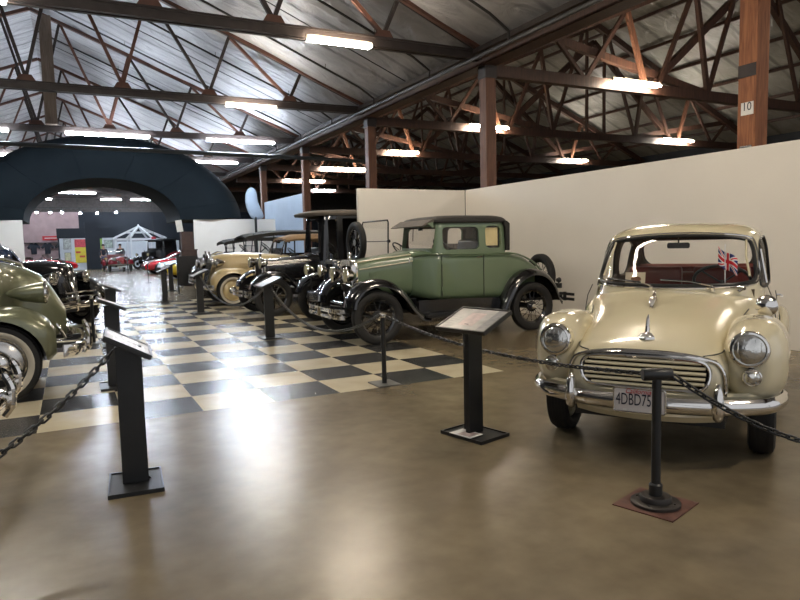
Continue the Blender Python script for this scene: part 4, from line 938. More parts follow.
# ================================================================== cream small saloon (hero)
def cream_saloon():
    r = empty('small_saloon_car', (4.824, -1.906, 0), math.radians(213.0))
    tag(r, 'rounded cream 1950s saloon with chrome grille surround, facing the camera at the right', 'car')
    GR = [(.92,.72,-1.62,.655,3.6),(1.00,.67,-1.56,.645,3.6),(1.06,.615,-1.50,.640,3.6),(1.15,.50,-1.42,.632,3.7),(1.25,.375,-1.32,.622,3.8),(1.35,.25,-1.18,.604,3.8),(1.42,.135,-1.04,.572,3.6),(1.465,.02,-.92,.52,3.3),(1.495,-.10,-.78,.43,3.0),(1.51,-.22,-.62,.28,2.6),(1.515,-.36,-.46,.05,2.4)]
    zz = [g[0] for g in GR]
    def gpar(z): return [float(pchip(zz, [g[j] for g in GR], [z])[0]) for j in range(1, 5)]
    def ghx(y, z, front=True):
        xf, xr, hw, p = gpar(z); u = min(.999, abs(y)/hw); k = (1-u**p)**(1/p); xc = (xf+xr)/2; hx = (xf-xr)/2
        return xc+hx*k if front else xc-hx*k
    def ghy(x, z):
        xf, xr, hw, p = gpar(z); xc = (xf+xr)/2; hx = (xf-xr)/2; u = min(.999, abs((x-xc)/hx)); return hw*(1-u**p)**(1/p)
    HB = [(1.700,.36,.40,.60,3.0),(1.680,.42,.37,.685,3.2),(1.63,.455,.345,.735,3.2),(1.5,.475,.33,.795,3.0),(1.3,.495,.32,.872,2.8),(1.1,.525,.31,.922,2.7),(.9,.565,.30,.962,2.7),(.7,.62,.29,1.00,2.9),(.5,.67,.28,1.02,3.3),(.2,.705,.27,1.00,3.8),(-.5,.725,.26,.995,4.0),(-1.0,.72,.27,.985,3.8),(-1.4,.655,.29,.93,3.2),(-1.7,.54,.33,.82,2.8),(-1.9,.36,.38,.66,2.5)]
    b = MB(); hull(b, HB, 70, 72); body = b.build('body_shell', [CREAM, TRIMB])
    g = MB(); green(g, GR, 60, 96); carve(body, [g], 'UNION')
    cv = MB(); cv.m = 1
    green(cv, [(.62,.42,-1.2,.60,4),(.96,.42,-1.42,.60,4),(1.06,.52,-1.45,.605,3.8),(1.15,.43,-1.37,.60,3.8),(1.25,.31,-1.27,.588,3.8),(1.35,.19,-1.13,.566,3.8),(1.42,.07,-1.0,.52,3.4),(1.465,-.08,-.86,.44,3)], 20, 72)
    # windscreen outline (y,z)
    WS = [tuple(p[:2]) for p in cat_rom([(-.560,1.085,0),(-.552,1.20,0),(-.528,1.315,0),(-.475,1.372,0),(-.25,1.398,0),(0,1.406,0),(.25,1.398,0),(.475,1.372,0),(.528,1.315,0),(.552,1.20,0),(.560,1.085,0),(.50,1.052,0),(.25,1.040,0),(0,1.036,0),(-.25,1.040,0),(-.50,1.052,0)], 5, closed=True)]
    RW = rrect(-.50,.50,1.09,1.375,.12,6)
    SW1 = [tuple(p[:2]) for p in cat_rom([(.30,1.03,0),(.10,1.27,0),(-.04,1.365,0),(-.25,1.385,0),(-.44,1.375,0),(-.46,1.2,0),(-.46,1.03,0),(-.1,1.015,0)], 4, closed=True)]
    SW2 = rrect(-1.02,-.54,1.04,1.365,.12,6)
    cuts = [cv, MB().prism(WS, -.3, 1.2, 'x'), MB().prism(RW, -2.2, -.7, 'x', 1), MB().prism(SW1, -1, 1, 'y', 1), MB().prism(SW2, -1, 1, 'y', 1)]
    # nose opening for the grille
    GO = [tuple(p[:2]) for p in cat_rom([(-.335,.655,0),(-.2,.672,0),(0,.676,0),(.2,.672,0),(.335,.655,0),(.375,.60,0),(.355,.52,0),(.28,.485,0),(0,.475,0),(-.28,.485,0),(-.355,.52,0),(-.375,.60,0)], 4, closed=True)]
    gc = MB(); gc.m = 1; gc.prism(GO, 1.58, 2.0, 'x'); cuts.append(gc)
    carve(body, cuts); body.data.materials[1] = TRIMB; body.parent = r
    # glass
    def patch(outl, fx, nm, rings_n=8):
        cy = sum(p[0] for p in outl)/len(outl); cz = sum(p[1] for p in outl)/len(outl); mb = MB(); R_ = []
        for k in range(rings_n+1):
            t = 1-k/rings_n*.999; R_.append([(fx(cy+(p[0]-cy)*t, cz+(p[1]-cz)*t), cy+(p[0]-cy)*t, cz+(p[1]-cz)*t) for p in outl])
        mb.loft(R_, cap=False); return mb.build(nm, GLASS, r, ang=80)
    patch(WS, lambda y, z: ghx(y, z)-.006, 'windscreen'); patch(RW, lambda y, z: ghx(y, z, False)+.006, 'rear_window')
    for s_ in (1,-1):
        for nm, o_ in (('door_glass', SW1), ('quarter_glass', SW2)):
            mb = MB(); cxx = sum(p[0] for p in o_)/len(o_); czz = sum(p[1] for p in o_)/len(o_)
            mb.loft([[(cxx+(p[0]-cxx)*t, s_*(ghy(cxx+(p[0]-cxx)*t, czz+(p[1]-czz)*t)-.008), czz+(p[1]-czz)*t) for p in o_] for t in (1,.6,.2,.001)], cap=False); mb.build(nm, GLASS, r, ang=80)
        MB().tube([(p[0], s_*(ghy(p[0], p[1])+.002), p[1]) for p in SW1], .008, 6, closed=True).build('window_trim', BLACKM, r)
        MB().tube([(.07, s_*(ghy(.07,1.04)+.002), 1.03),(.05, s_*(ghy(.05,1.29)+.002), 1.29)], .009, 6).build('quarterlight_post', CHROME, r)
        MB().tube([(p[0], s_*(ghy(p[0], p[1])+.002), p[1]) for p in SW2], .007, 6, closed=True).build('window_trim', BLACKM, r)
        # door seams and handle
        MB().tube([(.33,s_*.700,.40),(.33,s_*.712,.70),(.33,s_*.675,.93),(.31,s_*.640,1.02)], .004, 5).build('door_seam', BLACKM, r)
        MB().tube([(-.5,s_*.722,.40),(-.5,s_*.728,.70),(-.5,s_*.69,.93)], .004, 5).build('door_seam', BLACKM, r)
        MB().tube([(-.40,s_*.70,.90),(-.40,s_*.735,.90),(-.30,s_*.735,.90)], .010, 6).build('door_handle', CHROME, r)
    # windscreen: rubber and bright surround
    P_ = [(ghx(y, z)+.006, y, z) for y, z in WS]
    MB().tube(P_, .015, 8, closed=True).build('windscreen_rubber', BLACKM, r)
    P2 = []
    cz = 1.22
    for y, z in WS:
        yy = y*1.035; z2 = cz+(z-cz)*1.10; P2.append((ghx(yy, z2)+.004, yy, z2))
    MB().tube(P2, .0105, 8, closed=True).build('windscreen_surround', CHROME, r)
    MB().tube([(ghx(y, z, False)-.004, y, z) for y, z in RW], .012, 8, closed=True).build('rear_window_rubber', BLACKM, r)
    # roof gutter
    for s_ in (1,-1): MB().tube([(x, s_*(ghy(x,z)+.006), z) for x, z in ((.40,1.10),(.28,1.24),(.14,1.36),(-.05,1.41),(-.4,1.425),(-.8,1.40),(-1.05,1.30))], .009, 6).build('roof_gutter', CREAM, r)
    # hood surface helper for things standing on it
    def hz(x, y=0):
        R_ = sorted(HB); xs = [q[0] for q in R_]; v = [float(pchip(xs, [q[j] for q in R_], [x])[0]) for j in range(1, 5)]
        hw, zb, zt, p = v; c = (zb+zt)/2; h = (zt-zb)/2; return c+h*(1-min(.999, abs(y)/hw)**p)**(1/p)
    # hood side seams (hood meets wing)
    for s_ in (1,-1):
        pts = [(x, s_*y, hz(x, y)+.003) for x, y in ((1.655,.335),(1.6,.40),(1.5,.435),(1.3,.455),(1.1,.475),(.9,.50),(.72,.535))]
        MB().tube(cat_rom(pts, 5), .0045, 5).build('hood_seam', BLACKM, r)
    # front edge trim of the hood
    pts = [(1.66-.16*(y/.40)**2+.018, y, hz(1.64, y)-.030-.03*(abs(y)/.40)**3) for y in np.linspace(-.40,.40,17)]
    hx_ = []
    for y in np.linspace(-.405,.405,19):
        z = .703-.045*(abs(y)/.405)**3; # find x on hull at given y,z
        xs_ = np.linspace(1.35,1.70,80); best = 1.5
        for x in xs_:
            if hz(x, y) >= z: best = x
        hx_.append((best+.006, y, z))
    MB().tube(hx_, .013, 8).build('hood_lip_trim', CHROME, r)
    # outer grille panel moulding
    def nosex(y, z):
        xs_ = np.linspace(1.2,1.70,120); best = 1.3; R_ = sorted(HB); xk = [q[0] for q in R_]
        for x in xs_:
            v = [float(pchip(xk, [q[j] for q in R_], [x])[0]) for j in range(1, 5)]; hw, zb, zt, p = v; c = (zb+zt)/2; h = (zt-zb)/2
            if (abs(y)/hw)**p+(abs(z-c)/h)**p <= 1: best = x
        return best
    OM = cat_rom([(-.455,.44,0),(-.455,.56,0),(-.435,.625,0),(-.38,.668,0),(-.2,.690,0),(0,.694,0),(.2,.690,0),(.38,.668,0),(.435,.625,0),(.455,.56,0),(.455,.44,0)], 3)
    MB().tube([(nosex(p[0]*.97, p[1])+.006, p[0], p[1]) for p in OM], .0115, 8).build('grille_panel_moulding', CHROME, r)
    # inner grille surround and slats
    gs = MB().tube([(max(nosex(p[0], p[1]), 1.60)+.002, p[0], p[1]) for p in GO], .012, 8, closed=True).build('grille_surround', CHROME, r)
    MB().prism(GO, 1.585, 1.60, 'x').build('grille_backing', DARKI, gs)
    for k in range(6):
        z = .502+k*.0305; hwk = .355-(.035 if k == 0 else 0)-.004*abs(k-3)-(.02 if k == 5 else 0)
        n_ = 15; pts_ = [(nosex(y, z)-.004, y, z) for y in np.linspace(-hwk, hwk, n_)]
        sm = MB(); sm.loft([[tuple(V3(p)+V3(q)) for q in ((.010,0,-.012),(.015,0,-.004),(.008,0,.006),(-.006,0,.007),(-.006,0,-.008))] for p in pts_]); sm.build('grille_slat', CREAM, gs)
    # front wings
    for s_ in (1,-1):
        m_ = MB(); hull(m_, [(1.585,.045,.56,.76,2.2,.585*s_),(1.575,.085,.49,.80,2.3,.582*s_),(1.54,.125,.44,.835,2.4,.580*s_),(1.46,.160,.405,.872,2.5,.586*s_),(1.36,.178,.385,.893,2.6,.598*s_),(1.15,.186,.37,.895,2.7,.600*s_),(.92,.180,.35,.870,2.7,.600*s_),(.7,.16,.33,.81,2.8,.605*s_),(.45,.125,.32,.70,2.9,.615*s_),(.2,.095,.32,.55,3,.63*s_),(-.05,.05,.33,.42,3,.66*s_)], 44, 48)
        wo = m_.build('front_wing', [CREAM, BLACKM]); c1 = arch_cut(1.09, min(.44*s_,1.0*s_), max(.44*s_,1.0*s_), .345, .27); c1.mi = [1]*len(c1.f); carve(wo, [c1]); wo.parent = r
        m_ = MB(); hull(m_, [(-.55,.03,.36,.50,2.8,.70*s_),(-.75,.09,.34,.68,2.8,.70*s_),(-1.0,.125,.33,.76,2.8,.69*s_),(-1.3,.13,.34,.75,2.8,.675*s_),(-1.6,.10,.36,.66,2.8,.64*s_),(-1.85,.04,.42,.55,2.6,.58*s_)], 26, 36)
        wo = m_.build('rear_wing', [CREAM, BLACKM]); c1 = arch_cut(-1.09, min(.5*s_,1.0*s_), max(.5*s_,1.0*s_), .33, .24); c1.mi = [1]*len(c1.f); carve(wo, [c1]); wo.parent = r
        wheel(r, 1.09, .64*s_, .292, .155, 'disc', CREAM); wheel(r, -1.09, .64*s_, .292, .155, 'disc', CREAM)
        # headlight, side light
        h = V3((1.575, .570*s_, .735)); d = V3((.985, .10*s_, .06)); d /= np.linalg.norm(d)
        hb = MB().lathe([(-.12,.098),(-.02,.108),(.012,.109)], h, d, 36).build('headlight_bowl', CREAM, r)
        MB().lathe([(.005,.108),(.020,.110),(.032,.103),(.036,.092),(.028,.088),(.010,.090)], h, d, 40, closed=True).build('headlight_rim', CHROME, hb)
        MB().lathe([(.0,.002),(.0,.090)], h, d, 32).build('headlight_reflector', CHROME, hb)
        ln = MB(); ln.lathe([(.028,.089),(.040,.072),(.050,.042),(.054,.002)], h, d, 36)
        ln.build('headlight_lens', LENS, hb)
        for k in (-2,-1,0,1,2):   # moulded lens flutes
            yy = k*.030; L_ = math.sqrt(.083**2-yy**2); o_ = h+d*(.048-.3*yy*yy*3); ax_ = np.cross(d, (0,0,1)); ax_ /= np.linalg.norm(ax_)
            MB().tube([o_+ax_*yy+V3((0,0,-L_*.8))-d*.008, o_+ax_*yy, o_+ax_*yy+V3((0,0,L_*.8))-d*.008], .003, 5).build('lens_flute', LENS, hb)
        q = V3((1.590, .588*s_, .580))
        sl = MB().lathe([(-.04,.050),(.028,.052),(.036,.046),(.036,.040)], q, (1,.08*s_,-.05), 24).build('side_light_rim', CHROME, r)
        MB().lathe([(.034,.042),(.052,.028),(.058,.002)], q, (1,.08*s_,-.05), 24).build('side_light_lens', LENS, sl)
        # wing mirror on the driver side only below
    # valances
    va = MB(); P_ = cat_rom([(1.28,-.725,.43),(1.48,-.68,.43),(1.61,-.54,.43),(1.70,-.30,.43),(1.73,0,.43),(1.70,.30,.43),(1.61,.54,.43),(1.48,.68,.43),(1.28,.725,.43)], 5)
    va.loft([[tuple(V3(p)+V3((d_,0,e))) for d_, e in ((-.16,.035),(-.02,.045),(.0,.03),(-.01,.0),(-.16,-.01))] for p in P_]); va.build('front_valance', CREAM, r)
    lv = MB(); P_ = cat_rom([(1.62,-.42,.30),(1.69,-.25,.295),(1.71,0,.29),(1.69,.25,.295),(1.62,.42,.30)], 5)
    lv.loft([[tuple(V3(p)+V3((d_,0,e))) for d_, e in ((-.12,.07),(.0,.07),(.012,.03),(-.02,-.01),(-.12,-.01))] for p in P_]); lv.build('lower_valance', CREAM, r)
    # bumper blade
    P_ = cat_rom([(1.26,-.755,.405),(1.40,-.745,.405),(1.57,-.665,.405),(1.70,-.46,.405),(1.765,-.22,.405),(1.78,0,.405),(1.765,.22,.405),(1.70,.46,.405),(1.57,.66,.405),(1.40,.735,.405),(1.26,.745,.405)], 6)
    bb = MB(); N = len(P_); rings = []
    for i, p in enumerate(P_):
        t = P_[min(i+1,N-1)]-P_[max(i-1,0)]; t /= np.linalg.norm(t); n_ = V3((-t[1], t[0], 0)) if False else V3((t[1], -t[0], 0))
        rings.append([tuple(p+n_*a+V3((0,0,e))) for a, e in ((-.012,-.050),(.004,-.050),(.022,-.036),(.034,-.012),(.036,.008),(.026,.032),(.006,.048),(-.010,.048),(.0,.03),(.016,.008),(.014,-.012),(.0,-.035))])
    bb.loft(rings); bo = bb.build('front_bumper', CHROME, r)
    for s_ in (1,-1):
        MB().beam((1.76,.33*s_,.40),(1.45,.33*s_,.38),.04,.06).build('bumper_arm', BLACKM, bo)
        og = MB(); og.loft([[(1.72+a, .425*s_+b_, z) for a, b_ in ((0,-w_),(d_*.7,-w_),(d_,-w_*.4),(d_,w_*.4),(d_*.7,w_),(0,w_))] for z, w_, d_ in ((.325,.012,.030),(.345,.026,.055),(.39,.032,.072),(.44,.032,.072),(.50,.024,.058),(.535,.015,.042),(.548,.005,.025))]); og.build('overrider', CHROME, bo, ang=60)
        MB().tube([(1.76,.425*s_,.50),(1.70,.425*s_,.50)], .02, 6).build('overrider_bracket', CHROME, bo)
    # number plate
    pl = empty('number_plate_carrier', (0,0,0)); bpy.data.objects.remove(pl)
    pm_ = MB(); pm_.prism(rrect(-.108,.182,.362,.502,.012), 1.832, 1.837, 'x'); pn = pm_.build('number_plate', PLATEW, r)
    MB().tube([(1.836,y,z) for y,z in rrect(-.110,.184,.360,.504,.014)], .005, 6, closed=True).build('plate_frame', NICKEL, pn)
    text('4DBD75', .102, PLATEB, pn, (1.8385,-.098,.382), (PI/2,0,PI/2), 'plate_characters', sx=.565)
    text('California', .042, PLATER, pn, (1.8385,-.045,.465), (PI/2,0,PI/2), 'state_name', shear=.35, sx=.9)
    MB().box(1.8375,1.839,-.055,-.035,.367,.377).build('plate_sticker', PAPERW, pn, smooth=False)
    pn.location = (0,-.03,0)
    for y in (-.06,.17): MB().beam((1.832,y,.48),(1.77,y,.44),.02,.01).build('plate_bracket', NICKEL, pn)
    # ornaments
    z0 = hz(1.545)
    MB().loft([[(1.545+a*1.0, y_, z0-.012+h_) for a, y_ in ((.05*k_,0),(.02*k_,.045*k_),(-.03*k_,.032*k_),(-.05*k_,0),(-.03*k_,-.032*k_),(.02*k_,-.045*k_))] for h_, k_ in ((0,1.15),(.02,1.0),(.035,.7),(.042,.25))]).build('hood_badge', CHROME, r, ang=60)
    MB().tube([(1.535,0,z0+.01),(1.53,0,z0+.06),(1.515,0,z0+.11),(1.50,0,z0+.135)], [.018,.014,.011,.004], 8).build('hood_handle', CHROME, r)
    z1 = hz(1.0)
    MB().tube([(1.12,-.045,z1-.015),(1.08,-.045,z1+.018),(1.04,-.045,z1+.028),(.99,-.045,z1+.046),(.94,-.045,z1+.08)], [.008,.022,.026,.015,.004], 10).build('hood_ornament', CHROME, r)
    MB().tube([(1.14,-.045,z1-.03),(1.04,-.045,z1+.002),(.94,-.045,z1+.01)], .012, 8).build('ornament_base', CHROME, r)
    # wipers
    for y0 in (-.12,.30):
        MB().lathe([(0,.016),(.03,.014),(.036,.004)], (.66,y0,1.005), (.5,0,1), 12).build('wiper_spindle', CHROME, r)
        pts = [(.665,y0,1.04),(ghx(y0-.15,1.065)+.025,y0-.15,1.065),(ghx(max(-.5,y0-.36),1.078)+.022,max(-.5,y0-.36),1.078)]
        MB().tube(pts, .0055, 6).build('wiper_arm', CHROME, r)
        MB().tube([(ghx(y,z)+.018,y,z) for y,z in ((y0-.08,1.062),(y0-.2,1.075),(max(-.5,y0-.36),1.082))], .005, 6).build('wiper_blade', BLACKM, r)
    MB().tube([(.62,.46,1.0),(.60,.50,1.02),(.52,.40,1.035)], [.012,.014,.005], 8).build('washer_jet', CHROME, r)
    MB().tube([(.62,-.50,.99),(.60,-.50,1.03)], .012, 8).build('washer_jet', CHROME, r)
    # wing mirror (driver side) 
    mr = MB(); mr.tube([(.84,.60,.84),(.83,.62,.87),(.825,.635,.90)], .008, 6); mo = mr.build('wing_mirror_stem', CHROME, r)
    MB().lathe([(-.012,.003),(-.010,.05),(.004,.072),(.03,.066),(.052,.04),(.058,.004)], (.83,.645,.925), (1,0.1,0.12), 24).build('wing_mirror', CHROME, mo)
    # interior
    MB().box(.30,.46,-.56,.56,.86,1.005).build('dashboard', TRIMB, r); 
    seat(r, -.75, -.25, .27, .55, 1.06, LEATHR)
    MB().prism([(-1.28,.70),(-1.08,.70),(-1.12,1.10),(-1.2,1.13),(-1.28,1.10)], -.52, .52).build('rear_seat_back', LEATHR, r)
    for s_ in (1,-1): bev(MB().prism(rrect(-.62,-.50,.6,1.13,.05), .05*s_, .50*s_).build('front_seat_back', LEATHR, r), .02, 2)
    steering(r, (.22,.33,1.05), (-.62,0,.78), .20, BLACKM, (.42,.33,.85))
    MB().prism(rrect(-.085,.085,1.305,1.352,.015), .11, .125, 'x').build('rear_view_mirror', BLACKM, r)
    MB().tube([(.125,0,1.345),(.10,0,1.43)], .006, 5).build('mirror_stem', CHROME, r)
    MB().box(-1.8,1.55,-.45,.45,.24,.34).build('underbody', BLACKM, r, smooth=False)
    MB().tube([(1.09,-.58,.29),(1.09,.58,.29)], .03, 8).build('front_axle', BLACKM, r); MB().tube([(-1.09,-.58,.29),(-1.09,.58,.29)], .04, 8).build('rear_axle', BLACKM, r)
    return r, ghx
_, GHX = cream_saloon()
# card on the dashboard and the little flag
def loc2w(p, O=(4.824,-1.906), a=213.0):
    a = math.radians(a); return (O[0]+p[0]*math.cos(a)-p[1]*math.sin(a), O[1]+p[0]*math.sin(a)+p[1]*math.cos(a), p[2])
cd = empty('dash_card', loc2w((.46,-.27,1.01)), math.radians(213.0)); tag(cd, 'small cream card with a brown oval picture propped inside the windscreen of the cream saloon', 'card')
c_ = MB().prism([(-.075,.0),(.075,.0),(.075,.11),(-.075,.11)], -.002, .002, 'x').build('card_sheet', mat('card_cream',(.60,.52,.38),.6), cd, smooth=False); c_.rotation_euler = (0,-.25,0); c_.location = (.02,0,.01)
e_ = MB().lathe([(0,.03),(.001,.03)], (.0035,.005,.055), (1,0,0), 20).build('card_picture', mat('card_picture_brown',(.14,.06,.03),.6,var=.5,scale=60), c_, smooth=False); e_.scale = (1,1.3,.75); e_.location = (0,0,.014)
def union_flag():
    m, nt, b = _nt('union_flag_cloth'); L = nt.links
    uv = nt.nodes.new('ShaderNodeUVMap'); sp = nt.nodes.new('ShaderNodeSeparateXYZ'); L.new(uv.outputs[0], sp.inputs[0])
    u = mth(nt,'SUBTRACT',mth(nt,'MULTIPLY',sp.outputs[0],2.0),1.0); v = mth(nt,'SUBTRACT',mth(nt,'MULTIPLY',sp.outputs[1],1.2),.6)
    au = mth(nt,'ABSOLUTE',u); av = mth(nt,'ABSOLUTE',v); dg = mth(nt,'ABSOLUTE',mth(nt,'SUBTRACT',av,mth(nt,'MULTIPLY',au,.6)))
    wd = mth(nt,'LESS_THAN',dg,.13); rd = mth(nt,'LESS_THAN',dg,.05)
    wc = mth(nt,'MAXIMUM',mth(nt,'LESS_THAN',au,.20),mth(nt,'LESS_THAN',av,.20)); rc = mth(nt,'MAXIMUM',mth(nt,'LESS_THAN',au,.12),mth(nt,'LESS_THAN',av,.12))
    def mix(f, a, c):
        n = nt.nodes.new('ShaderNodeMix'); n.data_type = 'RGBA'; L.new(f, n.inputs[0])
        for i, q in ((6,a),(7,c)):
            if isinstance(q, tuple): n.inputs[i].default_value = (*q,1)
            else: L.new(q, n.inputs[i])
        return n.outputs[2]
    BL=(.012,.02,.14); WH=(.75,.73,.72); RD=(.60,.015,.03)
    c = mix(wd, BL, WH); c = mix(rd, c, RD); c = mix(wc, c, WH); c = mix(rc, c, RD); L.new(c, b.inputs['Base Color']); setp(b, rough=.7); return m
fl = empty('table_flag', loc2w((.43,.365,1.008)), math.radians(213.0)); tag(fl, 'small British flag on a white stick standing inside the windscreen', 'flag')
MB().tube([(0,0,0),(0,-.005,.33)], .004, 6).build('flag_stick', WHITE, fl)
mb = MB(); nu, nv = 18, 14; vs = []; uvs = []
for j in range(nv+1):
    for i in range(nu+1):
        u = i/nu; v = j/nv       # cloth hangs from the stick, drooping with folds
        y = .005+.085*u*(1-.25*(1-v))-.045*(1-u)*0; fold = .018*math.sin(u*9+v*2)*u
        z = .325-.15*(1-v)-.15*u**1.3-.01*math.sin(u*7); y = -.05+u*.13; z = .315-.13*(1-v)-.10*u-.012*math.sin(u*6)
        vs.append((fold+.006, y, z)); uvs.append((u, v))
k = nu+1; fs = [(j*k+i, j*k+i+1, (j+1)*k+i+1, (j+1)*k+i) for j in range(nv) for i in range(nu)]
mb.add(vs, fs); fo = mb.build('flag_cloth', union_flag(), fl, fix=False)
ul = fo.data.uv_layers.new(name='UVMap')
for lp in fo.data.loops: ul.data[lp.index].uv = uvs[lp.vertex_index]
fo.modifiers.new('s','SOLIDIFY').thickness = .001
# ================================================================== barriers, signs and chains
def sign_stand(x, y, rz, label, low=1, h=.87, bw=.50, bd=.34, leaflet=False, tilt=.40):
    """column with a tilted board; low=+1 the low edge faces local +x"""
    r = empty('sign_stand', (x, y, 0), rz); tag(r, label, 'sign stand', 'black sign stands along the barrier')
    bp = MB(); bp.box(-.15,.15,-.20,.20,0,.016); b_ = bp.build('base_plate', BLACKM, r, smooth=False)
    rim = MB()
    for a in ((-.15,.15,-.20,-.188),(-.15,.15,.188,.20),(-.15,-.138,-.188,.188),(.138,.15,-.188,.188)): rim.box(*a, .016, .024)
    rim.build('base_rim', BLACKM, r, smooth=False)
    bev(MB().box(-.072,.072,-.02,.02,.016,h-.02).build('column', BLACKM, r, smooth=False), .003)
    bev(MB().box(-.015,.015,.02,.09,.016,h-.06).build('column_rib', BLACKM, r, smooth=False), .003)
    MB().prism([(-.02,.016),(.09,.016),(-.02,.13)], .02, .03, 'y').build('foot_gusset', BLACKM, r, smooth=False)
    bo = empty('sign_board', (0,0,h), 0); bo.parent = r; bo.rotation_euler = (0, tilt*low, 0)
    bev(MB().box(-bd/2,bd/2,-bw/2,bw/2,-.02,.004).build('board_tray', BLACKM, bo, smooth=False), .004)
    f = MB(); t = .012
    for a in ((-bd/2,bd/2,-bw/2,-bw/2+t),(-bd/2,bd/2,bw/2-t,bw/2),(-bd/2,-bd/2+t,-bw/2+t,bw/2-t),(bd/2-t,bd/2,-bw/2+t,bw/2-t)): f.box(*a, .004, .012)
    f.build('board_frame', BLACKM, bo, smooth=False)
    MB().box(-bd/2+.014,bd/2-.014,-bw/2+.014,bw/2-.014,.0042,.006).build('printed_sheet', PAPER, bo, smooth=False)
    if leaflet:
        MB().box(-bd/2+.07,bd/2-.07,-bw/2+.17,-bw/2+.31,.0061,.0066).build('pink_picture', PINKINK, bo, smooth=False)
        MB().box(-bd/2+.015,bd/2-.015,-bw/2+.015,-bw/2+.10,.0061,.0066).build('grey_text_strip', GREYINK, bo, smooth=False)
        for k in range(5): MB().box(-bd/2+.05+k*.03,-bd/2+.056+k*.03,bw/2-.12,bw/2-.03,.0061,.0064).build('text_line', GREYINK, bo, smooth=False)
    else:
        for k in range(6): MB().box(-bd/2+.05+k*.035,-bd/2+.06+k*.035,-bw/2+.05,bw/2-.2+.02*(k%3),.0061,.0066).build('text_line', GREYINK, bo, smooth=False)
        MB().box(-.03,.06,bw/2-.15,bw/2-.05,.0061,.0067).build('small_picture', PAPERW, bo, smooth=False)
    return r
rr = sign_stand(2.86,-1.78,math.radians(14),'black sign stand with pale printed board, leaflet on its foot, before the green coupe', -1, .84, .47, .32, True)
lf = MB().box(-.07,.07,-.10,.10,0,.003).build('leaflet', PAPERW, smooth=False); lf.location = (2.775,-1.80,.026); lf.rotation_euler = (0,0,.25); tag(lf, 'folded printed leaflet lying on the foot of the sign stand near the cream saloon', 'leaflet')
MB().box(-.05,.05,-.08,.04,.003,.0035).build('leaflet_picture', PINKINK, lf, smooth=False)
sign_stand(.585,-1.57,math.radians(-4),'black sign stand nearest the camera on the left, its board seen edge on', 1, .855, .44, .28, False, .5)
sign_stand(.655,1.52,math.radians(0),'second black sign stand on the left, right behind the nearest one', 1, .86, .44, .28)
sign_stand(.80,4.6,0,'third black sign stand on the left, its board just above the second one', 1, .86, .44, .28)
sign_stand(.60,8.8,0,'black sign stand at the left next to the bumper of the black sedan', 1, .86, .45, .30)
sign_stand(2.96,4.0,0,'grey-black sign stand in front of the black closed cab, left of the green coupe', -1, .86, .50, .34)
sign_stand(2.74,8.62,0,'black sign stand in front of the tan-cream convertible grille', -1, .86, .50, .34)
sign_stand(2.46,12.2,0,'black sign stand standing free in the aisle left of the convertible', -1, .86, .50, .34)
sign_stand(3.2,16.6,0,'farthest black sign stand before the dark brown cabinet', -1, .86, .45, .34)
def stanchion(x, y, label, h=.70, base='disc', tee=True):
    r = empty('stanchion', (x, y, 0)); tag(r, label, 'barrier post', 'black chain barrier posts')
    if base == 'disc':
        o = MB().box(-.16,.16,-.16,.16,0,.006).build('rust_plate', RUSTP, r, smooth=False)
        MB().lathe([(0,.125),(.014,.125),(.018,.118),(.018,.08),(.036,.08),(.046,.074),(.048,.03)], (0,0,.006), (0,0,1), 36).build('round_base', mat('cast_iron_base',(.035,.03,.027),.5,.4,var=.3), r)
        for k in range(4): a = k*PI/2+.4; MB().lathe([(0,.007),(.006,.007)], (.098*math.cos(a),.098*math.sin(a),.022), (0,0,1), 8).build('base_bolt', BLACKM, r)
    else:
        MB().box(-.12,.12,-.14,.14,0,.012).build('base_plate', mat('grey_steel_plate',(.10,.10,.095),.5,.3,var=.3), r, smooth=False)
    MB().lathe([(0,.024),(h-.03,.024)], (0,0,.012), (0,0,1), 20).build('post_tube', BLACKM, r)
    if base == 'disc': MB().lathe([(0,.034),(.06,.034),(.068,.026)], (0,0,.05), (0,0,1), 20).build('post_collar', BLACKM, r)
    if tee: MB().lathe([(-.075,.030),(-.07,.033),(.07,.033),(.075,.030)], (0,0,h-.02), (.88,-.47,0), 20).build('tee_head', BLACKM, r)
    else:
        MB().lathe([(0,.03),(.02,.034),(.035,.03),(.04,.01)], (0,0,h-.03), (0,0,1), 16).build('post_cap', NICKEL, r)
        for s_ in (1,-1): MB().tube(cat_rom([(0,.02*s_,h-.01),(0,.05*s_,h+.005),(0,.055*s_,h-.02),(0,.03*s_,h-.03)], 4), .006, 6).build('chain_hook', NICKEL, r)
    return r
s0 = stanchion(2.985,-3.31,'black barrier post with tee head on a rusty plate in front of the cream saloon', .715); s0.rotation_euler = (0,0,.0)
for c in s0.children:
    if c.name.startswith('rust_plate'): c.rotation_euler = (0,0,.30)
stanchion(3.04,.12,'thin black barrier post on a grey plate standing on the chequered floor edge', .70, 'plate', False)
stanchion(.56,5.1,'thin black barrier post hidden behind the left sign stands', .70, 'plate', False)
stanchion(3.15,14.6,'thin black barrier post left of the convertible, far down the aisle', .70, 'plate', False)
stanchion(3.1,22.6,'thin black barrier post in front of the yellow sports car', .80, 'plate', False)
stanchion(3.0,31.5,'far black barrier post between maroon roadster and red sports car', 1.0, 'plate', False)
